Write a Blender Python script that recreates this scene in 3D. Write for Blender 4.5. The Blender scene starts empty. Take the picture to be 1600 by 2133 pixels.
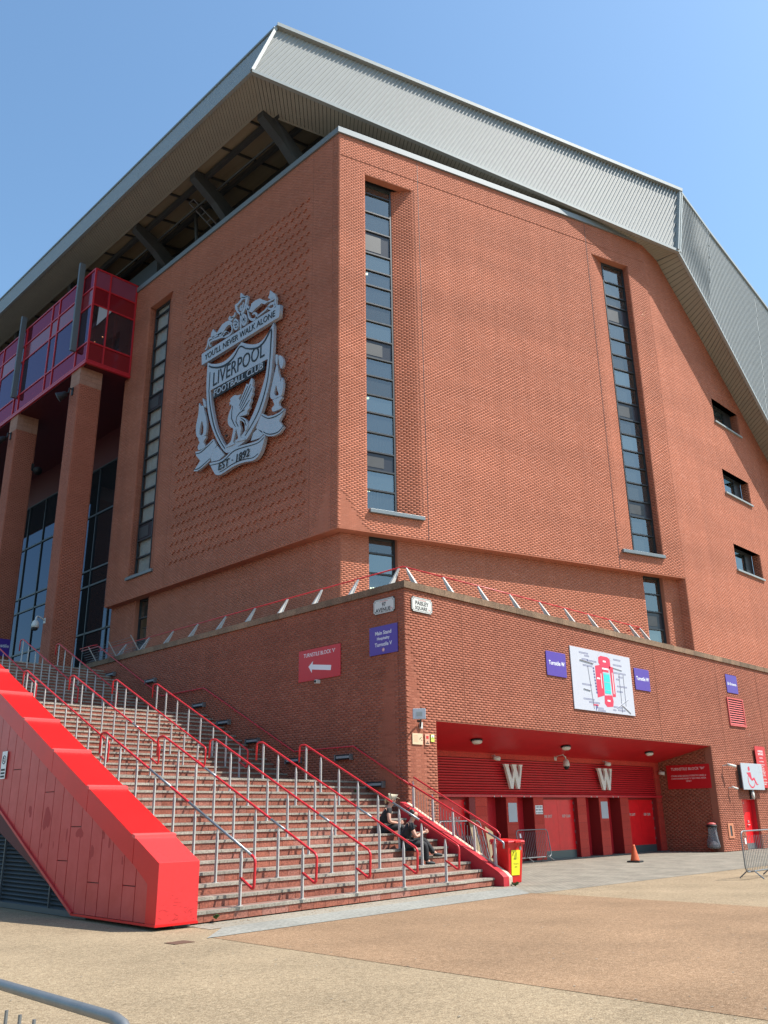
import bpy, bmesh, math, random
import numpy as np
from mathutils import Matrix, Vector
from mathutils.geometry import tessellate_polygon
random.seed(7); RNG = np.random.default_rng(7)
R = math.radians; PI = math.pi
SC = bpy.context.scene; COL = SC.collection
# world axes: x runs along the sunny podium wall, y along the shaded podium wall (and up the stairs), z up; metres
# ---------------------------------------------------------------- camera
cd = bpy.data.cameras.new('camera'); cam = bpy.data.objects.new('camera', cd); COL.objects.link(cam); SC.camera = cam
rt = Vector((0.710416, -0.703646, -0.013812)); up = Vector((-0.221191, -0.241865, 0.944762)); fw = Vector((0.668119, 0.668119, 0.327465))
cam.matrix_world = Matrix(((rt.x, up.x, -fw.x, -18.37), (rt.y, up.y, -fw.y, -17.57), (rt.z, up.z, -fw.z, 1.7), (0, 0, 0, 1)))
cd.sensor_fit = 'VERTICAL'; cd.sensor_height = 36; cd.lens = 36*1813.1/2133; cd.clip_end = 2000; cd.clip_start = .05
# ---------------------------------------------------------------- sky and sun
SUN = Vector((.677*math.cos(R(55)), -.736*math.cos(R(55)), math.sin(R(55)))).normalized()
w = bpy.data.worlds.new('World'); SC.world = w; w.use_nodes = True
nt = w.node_tree; bg = nt.nodes['Background']
sky = nt.nodes.new('ShaderNodeTexSky'); sky.sky_type = 'NISHITA'; sky.sun_disc = False
sky.sun_elevation = R(55); sky.sun_rotation = math.atan2(SUN.x, SUN.y)
sky.air_density = 1.25; sky.dust_density = 1.4; sky.ozone_density = .8
wb = nt.nodes.new('ShaderNodeMix'); wb.data_type = 'RGBA'; wb.blend_type = 'MULTIPLY'; wb.inputs[0].default_value = 1; wb.inputs[7].default_value = (.80, 1.0, 1.09, 1)   # cooler white balance of the sky
nt.links.new(sky.outputs[0], wb.inputs[6]); nt.links.new(wb.outputs[2], bg.inputs[0]); bg.inputs[1].default_value = .14
sl = bpy.data.lights.new('sun', 'SUN'); sl.energy = 5.0; sl.angle = R(.53); sl.color = (1, .95, .87)
so = bpy.data.objects.new('sun', sl); COL.objects.link(so); so.rotation_euler = SUN.to_track_quat('Z', 'Y').to_euler(); so.location = (0, 0, 60)
SC.view_settings.view_transform = 'Standard'; SC.view_settings.look = 'None'; SC.view_settings.exposure = .55; SC.view_settings.gamma = 1
SC.view_settings.use_curve_mapping = False
SC.render.engine = 'CYCLES'; SC.cycles.max_bounces = 6; SC.cycles.transparent_max_bounces = 12
# ---------------------------------------------------------------- materials
def mat(name, col, rough=.6, metal=0, spec=.5, noise=0, nscale=8, bump=0, bscale=40, stretch=(1, 1, 1), emit=None, coat=0, mix=None):
    m = bpy.data.materials.new(name); m.use_nodes = True; t = m.node_tree; b = t.nodes['Principled BSDF']
    b.inputs['Roughness'].default_value = rough; b.inputs['Metallic'].default_value = metal
    b.inputs['Specular IOR Level'].default_value = spec; b.inputs['Coat Weight'].default_value = coat
    b.inputs['Base Color'].default_value = (*col, 1)
    if emit: b.inputs['Emission Color'].default_value = (*emit[0], 1); b.inputs['Emission Strength'].default_value = emit[1]
    if noise or bump:
        tc = t.nodes.new('ShaderNodeTexCoord'); mp = t.nodes.new('ShaderNodeMapping'); mp.inputs['Scale'].default_value = stretch
        geo = t.nodes.new('ShaderNodeNewGeometry'); t.links.new(geo.outputs['Position'], mp.inputs[0])
    if noise:
        n = t.nodes.new('ShaderNodeTexNoise'); n.inputs['Scale'].default_value = nscale; n.inputs['Detail'].default_value = 6; n.inputs['Roughness'].default_value = .65
        t.links.new(mp.outputs[0], n.inputs['Vector'])
        cr = t.nodes.new('ShaderNodeValToRGB'); cr.color_ramp.elements[0].position = .3; cr.color_ramp.elements[1].position = .7
        lo = tuple(c*(1-noise) for c in col) if mix is None else mix
        cr.color_ramp.elements[0].color = (*lo, 1); cr.color_ramp.elements[1].color = (*(min(1, c*(1+noise*.6)) for c in col), 1)
        t.links.new(n.outputs['Fac'], cr.inputs[0]); t.links.new(cr.outputs[0], b.inputs['Base Color'])
    if bump:
        n2 = t.nodes.new('ShaderNodeTexNoise'); n2.inputs['Scale'].default_value = bscale; n2.inputs['Detail'].default_value = 4
        t.links.new(mp.outputs[0], n2.inputs['Vector'])
        bp = t.nodes.new('ShaderNodeBump'); bp.inputs['Strength'].default_value = bump; bp.inputs['Distance'].default_value = .02
        t.links.new(n2.outputs['Fac'], bp.inputs['Height']); t.links.new(bp.outputs[0], b.inputs['Normal'])
    return m
def mat_piece(name, cols, rough=.85, grain=.25, big=.12, scale=None):
    """bricks, blocks, slabs: every piece takes its own tone from its own UV point, grain from position"""
    m = bpy.data.materials.new(name); m.use_nodes = True; t = m.node_tree; b = t.nodes['Principled BSDF']
    b.inputs['Roughness'].default_value = rough; b.inputs['Specular IOR Level'].default_value = .25
    uv = t.nodes.new('ShaderNodeUVMap'); wn = t.nodes.new('ShaderNodeTexWhiteNoise'); wn.noise_dimensions = '2D'
    t.links.new(uv.outputs[0], wn.inputs['Vector'])
    cr = t.nodes.new('ShaderNodeValToRGB'); el = cr.color_ramp.elements
    el[0].color = (*cols[0], 1); el[1].color = (*cols[-1], 1)
    for i, c in enumerate(cols[1:-1]): e = el.new((i+1)/(len(cols)-1)); e.color = (*c, 1)
    t.links.new(wn.outputs['Value'], cr.inputs[0])
    geo = t.nodes.new('ShaderNodeNewGeometry')
    n = t.nodes.new('ShaderNodeTexNoise'); n.inputs['Scale'].default_value = 30; n.inputs['Detail'].default_value = 3
    n3 = t.nodes.new('ShaderNodeTexNoise'); n3.inputs['Scale'].default_value = .35; n3.inputs['Detail'].default_value = 6
    mp = t.nodes.new('ShaderNodeMapping'); mp.inputs['Scale'].default_value = (.22, .22, 2.0)   # brick batches change course by course
    t.links.new(geo.outputs['Position'], n.inputs['Vector']); t.links.new(geo.outputs['Position'], mp.inputs[0]); t.links.new(mp.outputs[0], n3.inputs['Vector'])
    def mr(src, lo, hi):
        a = t.nodes.new('ShaderNodeMapRange'); a.inputs[1].default_value = .3; a.inputs[2].default_value = .7
        a.inputs[3].default_value = lo; a.inputs[4].default_value = hi; t.links.new(src, a.inputs[0]); return a.outputs[0]
    mu = t.nodes.new('ShaderNodeMath'); mu.operation = 'MULTIPLY'
    t.links.new(mr(n.outputs['Fac'], 1-grain, 1+grain), mu.inputs[0]); t.links.new(mr(n3.outputs['Fac'], 1-big, 1+big), mu.inputs[1])
    n5 = t.nodes.new('ShaderNodeTexNoise'); n5.inputs['Scale'].default_value = 1.0; n5.inputs['Detail'].default_value = 5; mp5 = t.nodes.new('ShaderNodeMapping'); mp5.inputs['Scale'].default_value = (2.2, 2.2, .10)   # rain streaks
    t.links.new(geo.outputs['Position'], mp5.inputs[0]); t.links.new(mp5.outputs[0], n5.inputs['Vector']); mu2 = t.nodes.new('ShaderNodeMath'); mu2.operation = 'MULTIPLY'; t.links.new(mu.outputs[0], mu2.inputs[0]); t.links.new(mr(n5.outputs['Fac'], 1-big*.7, 1+big*.4), mu2.inputs[1])
    mx = t.nodes.new('ShaderNodeVectorMath'); mx.operation = 'SCALE'
    t.links.new(cr.outputs[0], mx.inputs[0]); t.links.new(mu2.outputs[0], mx.inputs['Scale'])
    t.links.new(mx.outputs[0], b.inputs['Base Color'])
    return m
def mat_glass(name, tint, thru, rough=.015, refl=.25, reflcol=(1, 1, 1)):
    m = bpy.data.materials.new(name); m.use_nodes = True; t = m.node_tree; t.nodes.clear()
    o = t.nodes.new('ShaderNodeOutputMaterial'); mix = t.nodes.new('ShaderNodeMixShader'); tr = t.nodes.new('ShaderNodeBsdfTransparent'); gl = t.nodes.new('ShaderNodeBsdfGlossy')
    df = t.nodes.new('ShaderNodeBsdfDiffuse'); m2 = t.nodes.new('ShaderNodeMixShader')
    tr.inputs[0].default_value = (*tint, 1); gl.inputs[0].default_value = (*reflcol, 1); gl.inputs['Roughness'].default_value = rough; df.inputs[0].default_value = (*[c*.35 for c in tint], 1)
    lw = t.nodes.new('ShaderNodeLayerWeight'); lw.inputs['Blend'].default_value = .25
    mr = t.nodes.new('ShaderNodeMapRange'); mr.inputs[3].default_value = refl; mr.inputs[4].default_value = .95
    gn = t.nodes.new('ShaderNodeNewGeometry'); fm = t.nodes.new('ShaderNodeMath'); fm.operation = 'SUBTRACT'; fm.inputs[0].default_value = 1; fm.use_clamp = True; t.links.new(gn.outputs['Backfacing'], fm.inputs[1])
    fx = t.nodes.new('ShaderNodeMath'); fx.operation = 'MULTIPLY'; t.links.new(lw.outputs['Fresnel'], mr.inputs[0]); t.links.new(mr.outputs[0], fx.inputs[0]); t.links.new(fm.outputs[0], fx.inputs[1]); t.links.new(fx.outputs[0], mix.inputs[0])
    m2.inputs[0].default_value = 1-thru; t.links.new(tr.outputs[0], m2.inputs[1]); t.links.new(df.outputs[0], m2.inputs[2])
    t.links.new(m2.outputs[0], mix.inputs[1]); t.links.new(gl.outputs[0], mix.inputs[2]); t.links.new(mix.outputs[0], o.inputs[0])
    return m
def mat_ground(name, c1, c2, c3, scale=95, rough=.95, bump=.6, stain=.18):
    m = bpy.data.materials.new(name); m.use_nodes = True; t = m.node_tree; b = t.nodes['Principled BSDF']
    b.inputs['Roughness'].default_value = rough; b.inputs['Specular IOR Level'].default_value = .2
    geo = t.nodes.new('ShaderNodeNewGeometry'); v = t.nodes.new('ShaderNodeTexVoronoi'); v.inputs['Scale'].default_value = scale
    t.links.new(geo.outputs['Position'], v.inputs['Vector'])
    sp = t.nodes.new('ShaderNodeSeparateColor'); t.links.new(v.outputs['Color'], sp.inputs[0])
    cr = t.nodes.new('ShaderNodeValToRGB'); el = cr.color_ramp.elements; el[0].color = (*c1, 1); el[1].color = (*c3, 1); e = el.new(.5); e.color = (*c2, 1)
    t.links.new(sp.outputs[0], cr.inputs[0])
    n = t.nodes.new('ShaderNodeTexNoise'); n.inputs['Scale'].default_value = .55; n.inputs['Detail'].default_value = 7; n.inputs['Roughness'].default_value = .6
    t.links.new(geo.outputs['Position'], n.inputs['Vector'])
    n4 = t.nodes.new('ShaderNodeTexNoise'); n4.inputs['Scale'].default_value = 14; n4.inputs['Detail'].default_value = 5
    t.links.new(geo.outputs['Position'], n4.inputs['Vector'])
    ad = t.nodes.new('ShaderNodeMath'); ad.operation = 'ADD'; t.links.new(n.outputs['Fac'], ad.inputs[0]); t.links.new(n4.outputs['Fac'], ad.inputs[1])
    mr = t.nodes.new('ShaderNodeMapRange'); mr.inputs[1].default_value = .7; mr.inputs[2].default_value = 1.3; mr.inputs[3].default_value = 1-stain; mr.inputs[4].default_value = 1+stain
    t.links.new(ad.outputs[0], mr.inputs[0])
    mx = t.nodes.new('ShaderNodeVectorMath'); mx.operation = 'SCALE'; t.links.new(cr.outputs[0], mx.inputs[0]); t.links.new(mr.outputs[0], mx.inputs['Scale'])
    t.links.new(mx.outputs[0], b.inputs['Base Color'])
    bp = t.nodes.new('ShaderNodeBump'); bp.inputs['Strength'].default_value = bump; bp.inputs['Distance'].default_value = .006
    t.links.new(v.outputs['Distance'], bp.inputs['Height']); bp.invert = True; t.links.new(bp.outputs[0], b.inputs['Normal'])
    return m
def mat_weave(name, c1, c2, bw, bh, mort, cm, rough=.9):
    m = bpy.data.materials.new(name); m.use_nodes = True; t = m.node_tree; b = t.nodes['Principled BSDF']; b.inputs['Roughness'].default_value = rough
    geo = t.nodes.new('ShaderNodeNewGeometry'); br = t.nodes.new('ShaderNodeTexBrick'); br.inputs['Scale'].default_value = 1
    br.inputs['Brick Width'].default_value = bw; br.inputs['Row Height'].default_value = bh; br.inputs['Mortar Size'].default_value = mort
    br.inputs['Color1'].default_value = (*c1, 1); br.inputs['Color2'].default_value = (*c2, 1); br.inputs['Mortar'].default_value = (*cm, 1)
    n = t.nodes.new('ShaderNodeTexNoise'); n.inputs['Scale'].default_value = 1.3; n.inputs['Detail'].default_value = 6
    t.links.new(geo.outputs['Position'], br.inputs['Vector']); t.links.new(geo.outputs['Position'], n.inputs['Vector'])
    mr = t.nodes.new('ShaderNodeMapRange'); mr.inputs[1].default_value = .35; mr.inputs[2].default_value = .65; mr.inputs[3].default_value = .8; mr.inputs[4].default_value = 1.12
    t.links.new(n.outputs['Fac'], mr.inputs[0])
    mx = t.nodes.new('ShaderNodeVectorMath'); mx.operation = 'SCALE'; t.links.new(br.outputs[0], mx.inputs[0]); t.links.new(mr.outputs[0], mx.inputs['Scale'])
    t.links.new(mx.outputs[0], b.inputs['Base Color'])
    return m
M = {}
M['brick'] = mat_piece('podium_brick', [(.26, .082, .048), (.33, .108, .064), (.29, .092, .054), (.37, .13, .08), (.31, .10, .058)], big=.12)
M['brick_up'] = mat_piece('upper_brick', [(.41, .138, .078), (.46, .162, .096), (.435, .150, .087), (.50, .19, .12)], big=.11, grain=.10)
M['brick_col'] = mat_piece('column_brick', [(.36, .11, .065), (.43, .14, .085), (.39, .125, .075)], big=.06)
M['mortar'] = mat('mortar', (.30, .112, .068), .95)
M['mortar_up'] = mat('pale_mortar', (.43, .165, .10), .95)
M['stone'] = mat_piece('pale_stone_block', [(.38, .195, .135), (.42, .225, .16), (.36, .18, .12)])
M['coping'] = mat_piece('stained_coping_stone', [(.20, .125, .08), (.25, .16, .10), (.15, .10, .065)], grain=.45, big=.3)
M['clad'] = mat('pale_grey_cladding', (.29, .30, .29), .65, 0, noise=.05, nscale=2)
M['trim'] = mat('grey_metal_trim', (.30, .325, .32), .55, .1, noise=.06, nscale=3)
M['soffit'] = mat('olive_grey_soffit', (.33, .32, .27), .6, noise=.07, nscale=1.5)
M['steel_dark'] = mat('dark_painted_steel', (.05, .053, .055), .5, noise=.15, nscale=3)
M['ceil'] = mat('roof_underside', (.30, .25, .17), .85, noise=.3, nscale=.6, stretch=(1, .15, 1))
M['frame'] = mat('dark_window_frame', (.03, .035, .04), .45)
M['sill'] = mat('grey_metal_sill', (.20, .225, .23), .45, .2, noise=.06)
M['glass'] = mat_glass('window_glass', (.52, .58, .56), .88, refl=.16, reflcol=(.85, .90, .90))
M['glass_b'] = mat_glass('window_glass_greener', (.42, .50, .47), .8, refl=.22, reflcol=(.80, .86, .84))
M['glass_clear'] = mat_glass('clear_window_glass', (.92, .94, .93), 1.0, refl=.06)
M['glass_c'] = mat_glass('window_glass_duller', (.36, .40, .40), .7, refl=.11, reflcol=(.85, .88, .88))
M['glass_dark'] = mat_glass('dark_facade_glass', (.10, .11, .12), .5, refl=.10, reflcol=(.42, .50, .66))
M['spandrel'] = mat('spandrel_panel', (.035, .037, .045), .25)
M['interior'] = mat('interior_wall', (.38, .39, .40), .9)
M['interior_dark'] = mat('interior_dark', (.05, .05, .055), .9)
M['lamp_on'] = mat('lit_tube', (1, .95, .8), .5, emit=((1, .9, .65), 5))
M['lamp_dot'] = mat('warm_lit_spot', (1, .8, .5), .5, emit=((1, .6, .25), 5))
M['oriel_glass'] = mat_glass('red_film_glass', (.55, .06, .08), .6, refl=.30, reflcol=(.72, .20, .28))
M['asphalt'] = mat('dark_asphalt', (.07, .07, .068), .95, noise=.2, nscale=.3)
M['parapet_metal'] = mat('parapet_cap_metal', (.20, .225, .235), .5, .1)
M['pink_pane'] = mat('flat_pink_pane', (.26, .06, .10), .15)  # one flat pink for the top panes on the oriel's side face
M['pane_backing'] = mat('pale_pane_backing', (.42, .41, .39), .9, noise=.12, nscale=1.2)  # for the added sheet that lightens the panes of the shaded tall window
M['oriel_clear'] = mat_glass('clear_oriel_glass', (.5, .4, .42), .85, refl=.14, reflcol=(.55, .46, .66))
M['fin'] = mat('slate_fin', (.12, .13, .135), .5)
M['oriel_panel'] = mat('red_glazed_panel', (.22, .012, .018), .12, spec=.6)
M['red_paint'] = mat('red_gloss_frame', (.52, .02, .03), .35)
M['red_dark'] = mat('dark_red_cladding', (.085, .006, .008), .6, noise=.1, nscale=2)
M['red_box'] = mat('red_powder_coat', (.62, .008, .008), .38, noise=.10, nscale=1.2, spec=.4)
M['red_side'] = mat('weathered_red_panel', (.46, .045, .045), .40, noise=.3, nscale=2.3, spec=.5, mix=(.46, .022, .02), bump=.05, bscale=3)
M['red_front'] = mat('scuffed_red_panel', (.62, .030, .032), .45, noise=.12, nscale=12, spec=.4, mix=(.60, .03, .03))
M['red_seam'] = mat('faded_red_seam', (.70, .075, .07), .5)
M['paint_stain'] = mat('darker_paint_stain', (.36, .012, .012), .55)
M['red_soffit'] = mat('red_entrance_soffit', (.55, .010, .016), .45, noise=.12, nscale=1)
M['red_shutter'] = mat('red_ribbed_cladding', (.60, .02, .03), .4, noise=.1, nscale=2)
M['red_door'] = mat('bright_red_door', (.80, .008, .014), .35, noise=.14, nscale=2.5)
M['red_block'] = mat_piece('red_painted_block', [(.52, .055, .035), (.47, .045, .03), (.56, .065, .045)], rough=.7)
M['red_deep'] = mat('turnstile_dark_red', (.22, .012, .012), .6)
M['kick'] = mat('grey_kick_plate', (.10, .12, .12), .4, .4)
M['nosing'] = mat_piece('pale_nosing_slab', [(.31, .275, .225), (.37, .325, .265), (.26, .23, .19), (.33, .29, .23)], grain=.32, big=.2)
M['riser'] = mat_piece('red_riser_block', [(.27, .085, .054), (.32, .11, .07), (.23, .072, .046), (.30, .11, .075), (.33, .15, .115)], grain=.35, big=.15)
M['tread'] = mat('red_tread_paver', (.26, .14, .11), .9, noise=.2, nscale=6)
M['galv'] = mat('galvanised_steel', (.22, .23, .235), .45, .5, noise=.12, nscale=14)
M['post'] = mat('pale_grey_post', (.50, .48, .45), .55, .1, noise=.10, nscale=5)
M['rail'] = mat('red_handrail', (.60, .022, .028), .35, noise=.15, nscale=7, spec=.5)
M['rail_worn'] = mat('worn_bare_rail', (.32, .33, .34), .35, .6, noise=.3, nscale=30)
M['kerb_red'] = mat('red_painted_kerb', (.46, .018, .028), .5, noise=.25, nscale=4)
M['kerb_top'] = mat('cream_kerb_stone', (.55, .45, .33), .9, noise=.25, nscale=9)
M['tan'] = mat_ground('tan_resin_gravel', (.19, .138, .084), (.275, .205, .128), (.39, .305, .20), stain=.24)
M['brown'] = mat_ground('brown_resin_gravel', (.175, .105, .058), (.25, .155, .088), (.36, .24, .15), stain=.24)
M['paver'] = mat_weave('grey_block_paving', (.27, .24, .19), (.22, .20, .155), .2, .1, .012, (.14, .12, .09))
M['concrete'] = mat_ground('pale_concrete_strip', (.21, .205, .18), (.255, .25, .22), (.30, .29, .255), scale=25, bump=.2)
M['gutter'] = mat_ground('worn_gutter', (.22, .19, .15), (.28, .25, .20), (.33, .29, .23), scale=40, bump=.3)
M['louvre'] = mat('slate_grey_louvre', (.085, .10, .115), .35, .3)
M['black'] = mat('black', (.012, .012, .013), .6)
M['white'] = mat('white_print', (.80, .80, .80), .5)
M['offwhite'] = mat('off_white_plastic', (.62, .60, .55), .45)
M['sign_red'] = mat('red_sign_face', (.55, .010, .016), .4)
M['sign_purple'] = mat('purple_sign_face', (.085, .035, .30), .4)
M['map_white'] = mat('map_paper_white', (.50, .50, .55), .5)
M['map_grey'] = mat('map_grey_print', (.48, .47, .50), .5)
M['map_red'] = mat('map_red_print', (.60, .03, .07), .5)
M['map_teal'] = mat('map_teal_print', (.04, .55, .52), .5)
M['map_navy'] = mat('map_navy_print', (.05, .04, .18), .5)
M['aw_grey'] = mat('pale_grey_sign', (.42, .45, .49), .4)
M['cream'] = mat('cream_plate', (.66, .50, .32), .5)
M['peach'] = mat('peach_plate', (.62, .34, .22), .5)
M['lime'] = mat('yellow_green_plate', (.62, .72, .12), .5)
M['yellow'] = mat('yellow_notice', (.85, .75, .02), .5)
M['crest'] = mat('crest_silver_grey', (.42, .44, .47), .4, .1, noise=.05, nscale=2)
M['wlet'] = mat('sandstone_white_letter', (.72, .69, .63), .6, noise=.08)
M['bin_red'] = mat('red_bin_plastic', (.60, .010, .010), .35, noise=.06, nscale=4)
M['cone'] = mat('orange_cone_plastic', (.62, .11, .03), .5, noise=.15, nscale=10)
M['skin'] = mat('skin', (.55, .29, .20), .55)
M['cloth'] = mat('black_cloth', (.012, .012, .014), .8, bump=.4, bscale=60)
M['hair_b'] = mat('blonde_hair', (.48, .36, .20), .6, noise=.3, nscale=60)
M['hair_d'] = mat('dark_hair', (.03, .02, .015), .5)
M['cap'] = mat('cream_cap', (.50, .43, .30), .8)
M['phone'] = mat('pink_phone_case', (.7, .45, .45), .4)
M['card'] = mat('brown_cardboard', (.26, .19, .11), .9)
M['bag'] = mat_glass('clear_bin_bag', (.80, .82, .88), .55, rough=.25, refl=.12)
M['litter'] = mat('mixed_litter', (.35, .28, .25), .8, noise=.6, nscale=25)
M['weed'] = mat('weed_leaf', (.07, .12, .03), .8)
M['drain'] = mat('rusty_drain_cover', (.12, .06, .035), .8, noise=.3, nscale=20)
M['pink_face'] = mat('vent_salmon_frame', (.60, .10, .09), .5)
M['orange_frame'] = mat('orange_painted_frame', (.55, .20, .10), .6)
# ---------------------------------------------------------------- mesh helpers
class MB:
    def __init__(s): s.v = []; s.f = []; s.uvc = {}
    def quad(s, a, b, c, d): n = len(s.v); s.v += [a, b, c, d]; s.f.append((n, n+1, n+2, n+3)); return s
    def poly(s, pts): n = len(s.v); s.v += list(pts); s.f.append(tuple(range(n, n+len(pts)))); return s
    def box(s, x0, x1, y0, y1, z0, z1):
        n = len(s.v)
        s.v += [(x0, y0, z0), (x1, y0, z0), (x1, y1, z0), (x0, y1, z0), (x0, y0, z1), (x1, y0, z1), (x1, y1, z1), (x0, y1, z1)]
        s.f += [(n, n+3, n+2, n+1), (n+4, n+5, n+6, n+7), (n, n+1, n+5, n+4), (n+1, n+2, n+6, n+5), (n+2, n+3, n+7, n+6), (n+3, n, n+4, n+7)]
        return s
    def hexa(s, lo, hi):
        n = len(s.v); s.v += list(lo)+list(hi)
        s.f += [(n, n+3, n+2, n+1), (n+4, n+5, n+6, n+7), (n, n+1, n+5, n+4), (n+1, n+2, n+6, n+5), (n+2, n+3, n+7, n+6), (n+3, n, n+4, n+7)]
        return s
    def prism(s, pts, off):
        """pts: planar 3-D loop, off: extrusion vector; caps tessellated"""
        n = len(s.v); k = len(pts); o = Vector(off)
        s.v += [tuple(p) for p in pts] + [tuple(Vector(p)+o) for p in pts]
        for tr in tessellate_polygon([[Vector(p) for p in pts]]):
            s.f.append((n+tr[0], n+tr[1], n+tr[2])); s.f.append((n+k+tr[2], n+k+tr[1], n+k+tr[0]))
        for i in range(k): j = (i+1) % k; s.f.append((n+i, n+j, n+k+j, n+k+i))
        return s
    def bar(s, p, q, wx, wy=None, upv=(0, 0, 1)):
        """rectangular bar from p to q"""
        p = Vector(p); q = Vector(q); d = (q-p).normalized(); u = Vector(upv)
        if abs(d.dot(u)) > .98: u = Vector((1, 0, 0))
        a = d.cross(u).normalized()*wx/2; b = a.cross(d).normalized()*(wy or wx)/2
        return s.hexa([p-a-b, p+a-b, p+a+b, p-a+b], [q-a-b, q+a-b, q+a+b, q-a+b])
    def tube(s, path, r, n=8, cap=True, closed=False):
        P = [Vector(p) for p in path]; rings = []; prev = None
        for i, p in enumerate(P):
            if closed: d = (P[(i+1) % len(P)]-P[i-1])
            else: d = (P[min(i+1, len(P)-1)]-P[max(i-1, 0)])
            d.normalize()
            if prev is None:
                u = Vector((0, 0, 1)) if abs(d.z) < .9 else Vector((1, 0, 0)); a = d.cross(u).normalized()
            else: a = (prev-d*prev.dot(d)).normalized()
            prev = a; b = d.cross(a); rr = r[i] if isinstance(r, (list, tuple)) else r
            k = len(s.v); rings.append(k)
            for j in range(n): t = 2*PI*j/n; s.v.append(tuple(p+a*rr*math.cos(t)+b*rr*math.sin(t)))
        m = len(rings)
        for i in range(m if closed else m-1):
            k0 = rings[i]; k1 = rings[(i+1) % m]
            for j in range(n): s.f.append((k0+j, k0+(j+1) % n, k1+(j+1) % n, k1+j))
        if cap and not closed: s.f.append(tuple(rings[0]+j for j in range(n))[::-1]); s.f.append(tuple(rings[-1]+j for j in range(n)))
        return s
    def lathe(s, prof, n=16, c=(0, 0, 0), sx=1, sy=1):
        rings = []
        for r, z in prof:
            rings.append(len(s.v))
            for j in range(n): t = 2*PI*j/n; s.v.append((c[0]+r*sx*math.cos(t), c[1]+r*sy*math.sin(t), c[2]+z))
        for i in range(len(rings)-1):
            for j in range(n): s.f.append((rings[i]+j, rings[i]+(j+1) % n, rings[i+1]+(j+1) % n, rings[i+1]+j))
        s.f.append(tuple(rings[0]+j for j in range(n))[::-1]); s.f.append(tuple(rings[-1]+j for j in range(n)))
        return s
    def mesh(s, name, smooth=False, uvpt=None):
        me = bpy.data.meshes.new(name); me.from_pydata([tuple(v) for v in s.v], [], s.f)
        if smooth: me.polygons.foreach_set('use_smooth', [True]*len(me.polygons))
        if uvpt is not None:
            l = me.uv_layers.new(name='UVMap'); l.data.foreach_set('uv', list(uvpt)*len(me.loops))
        me.update(); return me
def ob(name, mb, m, parent=None, loc=(0, 0, 0), rz=0, smooth=False, label=None, cat=None, group=None, kind=None, uvpt=None, rot=None, bevel=0):
    me = mb.mesh(name, smooth, uvpt) if isinstance(mb, MB) else mb
    o = bpy.data.objects.new(name, me); COL.objects.link(o)
    if m is not None and not me.materials: me.materials.append(M[m] if isinstance(m, str) else m)
    o.location = loc; o.rotation_euler = rot if rot else (0, 0, rz)
    if parent is not None: o.parent = parent
    for k, v in (('label', label), ('category', cat), ('group', group), ('kind', kind)):
        if v: o[k] = v
    if bevel: b = o.modifiers.new('bevel', 'BEVEL'); b.width = bevel; b.segments = 2; b.limit_method = 'ANGLE'
    return o
def thing(name, label, cat, loc=(0, 0, 0), rz=0, group=None):
    o = bpy.data.objects.new(name, None); COL.objects.link(o); o.location = loc; o.rotation_euler = (0, 0, rz)
    o['label'] = label; o['category'] = cat
    if group: o['group'] = group
    return o
def dup(o, parent=None, loc=None, rz=None, label=None):
    c = o.copy(); COL.objects.link(c)
    if parent is not None: c.parent = parent
    if loc is not None: c.location = loc
    if rz is not None: c.rotation_euler = (0, 0, rz)
    if label: c['label'] = label
    for ch in list(o.children): dup(ch, c)
    return c
def text_mesh(s, w=None, h=None, depth=.004, bold=0, shear=0, space=1):
    """lettering lying in the local xz plane, facing -y, centred on its own middle"""
    cu = bpy.data.curves.new('t', 'FONT'); cu.body = s; cu.align_x = 'CENTER'; cu.extrude = depth/2; cu.offset = bold; cu.shear = shear; cu.space_character = space; cu.resolution_u = 3
    o = bpy.data.objects.new('t', cu); COL.objects.link(o); dg = bpy.context.evaluated_depsgraph_get()
    me = bpy.data.meshes.new_from_object(o.evaluated_get(dg)); bpy.data.objects.remove(o); bpy.data.curves.remove(cu)
    n = len(me.vertices); co = np.zeros(n*3, np.float32); me.vertices.foreach_get('co', co); co = co.reshape(-1, 3)
    mn = co.min(0); mxx = co.max(0); c = (mn+mxx)/2; sz = mxx-mn; kx = (w/sz[0]) if w else None; ky = (h/sz[1]) if h else None
    kx = kx or ky; ky = ky or kx
    out = np.stack([(co[:, 0]-c[0])*kx, -co[:, 2], (co[:, 1]-c[1])*ky], 1).astype(np.float32)
    me.vertices.foreach_set('co', out.ravel()); me.materials.clear(); me.update(); return me
def flat_shape(loops, depth, name='shape'):
    """closed 2-D loops (x, z) with even-odd holes, extruded towards -y by depth, as a mesh"""
    cu = bpy.data.curves.new('c', 'CURVE'); cu.dimensions = '2D'; cu.fill_mode = 'BOTH'; cu.extrude = depth/2
    for lp in loops:
        sp = cu.splines.new('POLY'); sp.points.add(len(lp)-1); sp.use_cyclic_u = True
        for i, (a, b) in enumerate(lp): sp.points[i].co = (a, b, 0, 1)
    o = bpy.data.objects.new('c', cu); COL.objects.link(o); dg = bpy.context.evaluated_depsgraph_get()
    me = bpy.data.meshes.new_from_object(o.evaluated_get(dg)); bpy.data.objects.remove(o); bpy.data.curves.remove(cu)
    n = len(me.vertices); co = np.zeros(n*3, np.float32); me.vertices.foreach_get('co', co); co = co.reshape(-1, 3)
    out = np.stack([co[:, 0], -co[:, 2]-depth/2, co[:, 1]], 1).astype(np.float32)
    me.vertices.foreach_set('co', out.ravel()); me.materials.clear(); me.name = name; me.update(); return me
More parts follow.
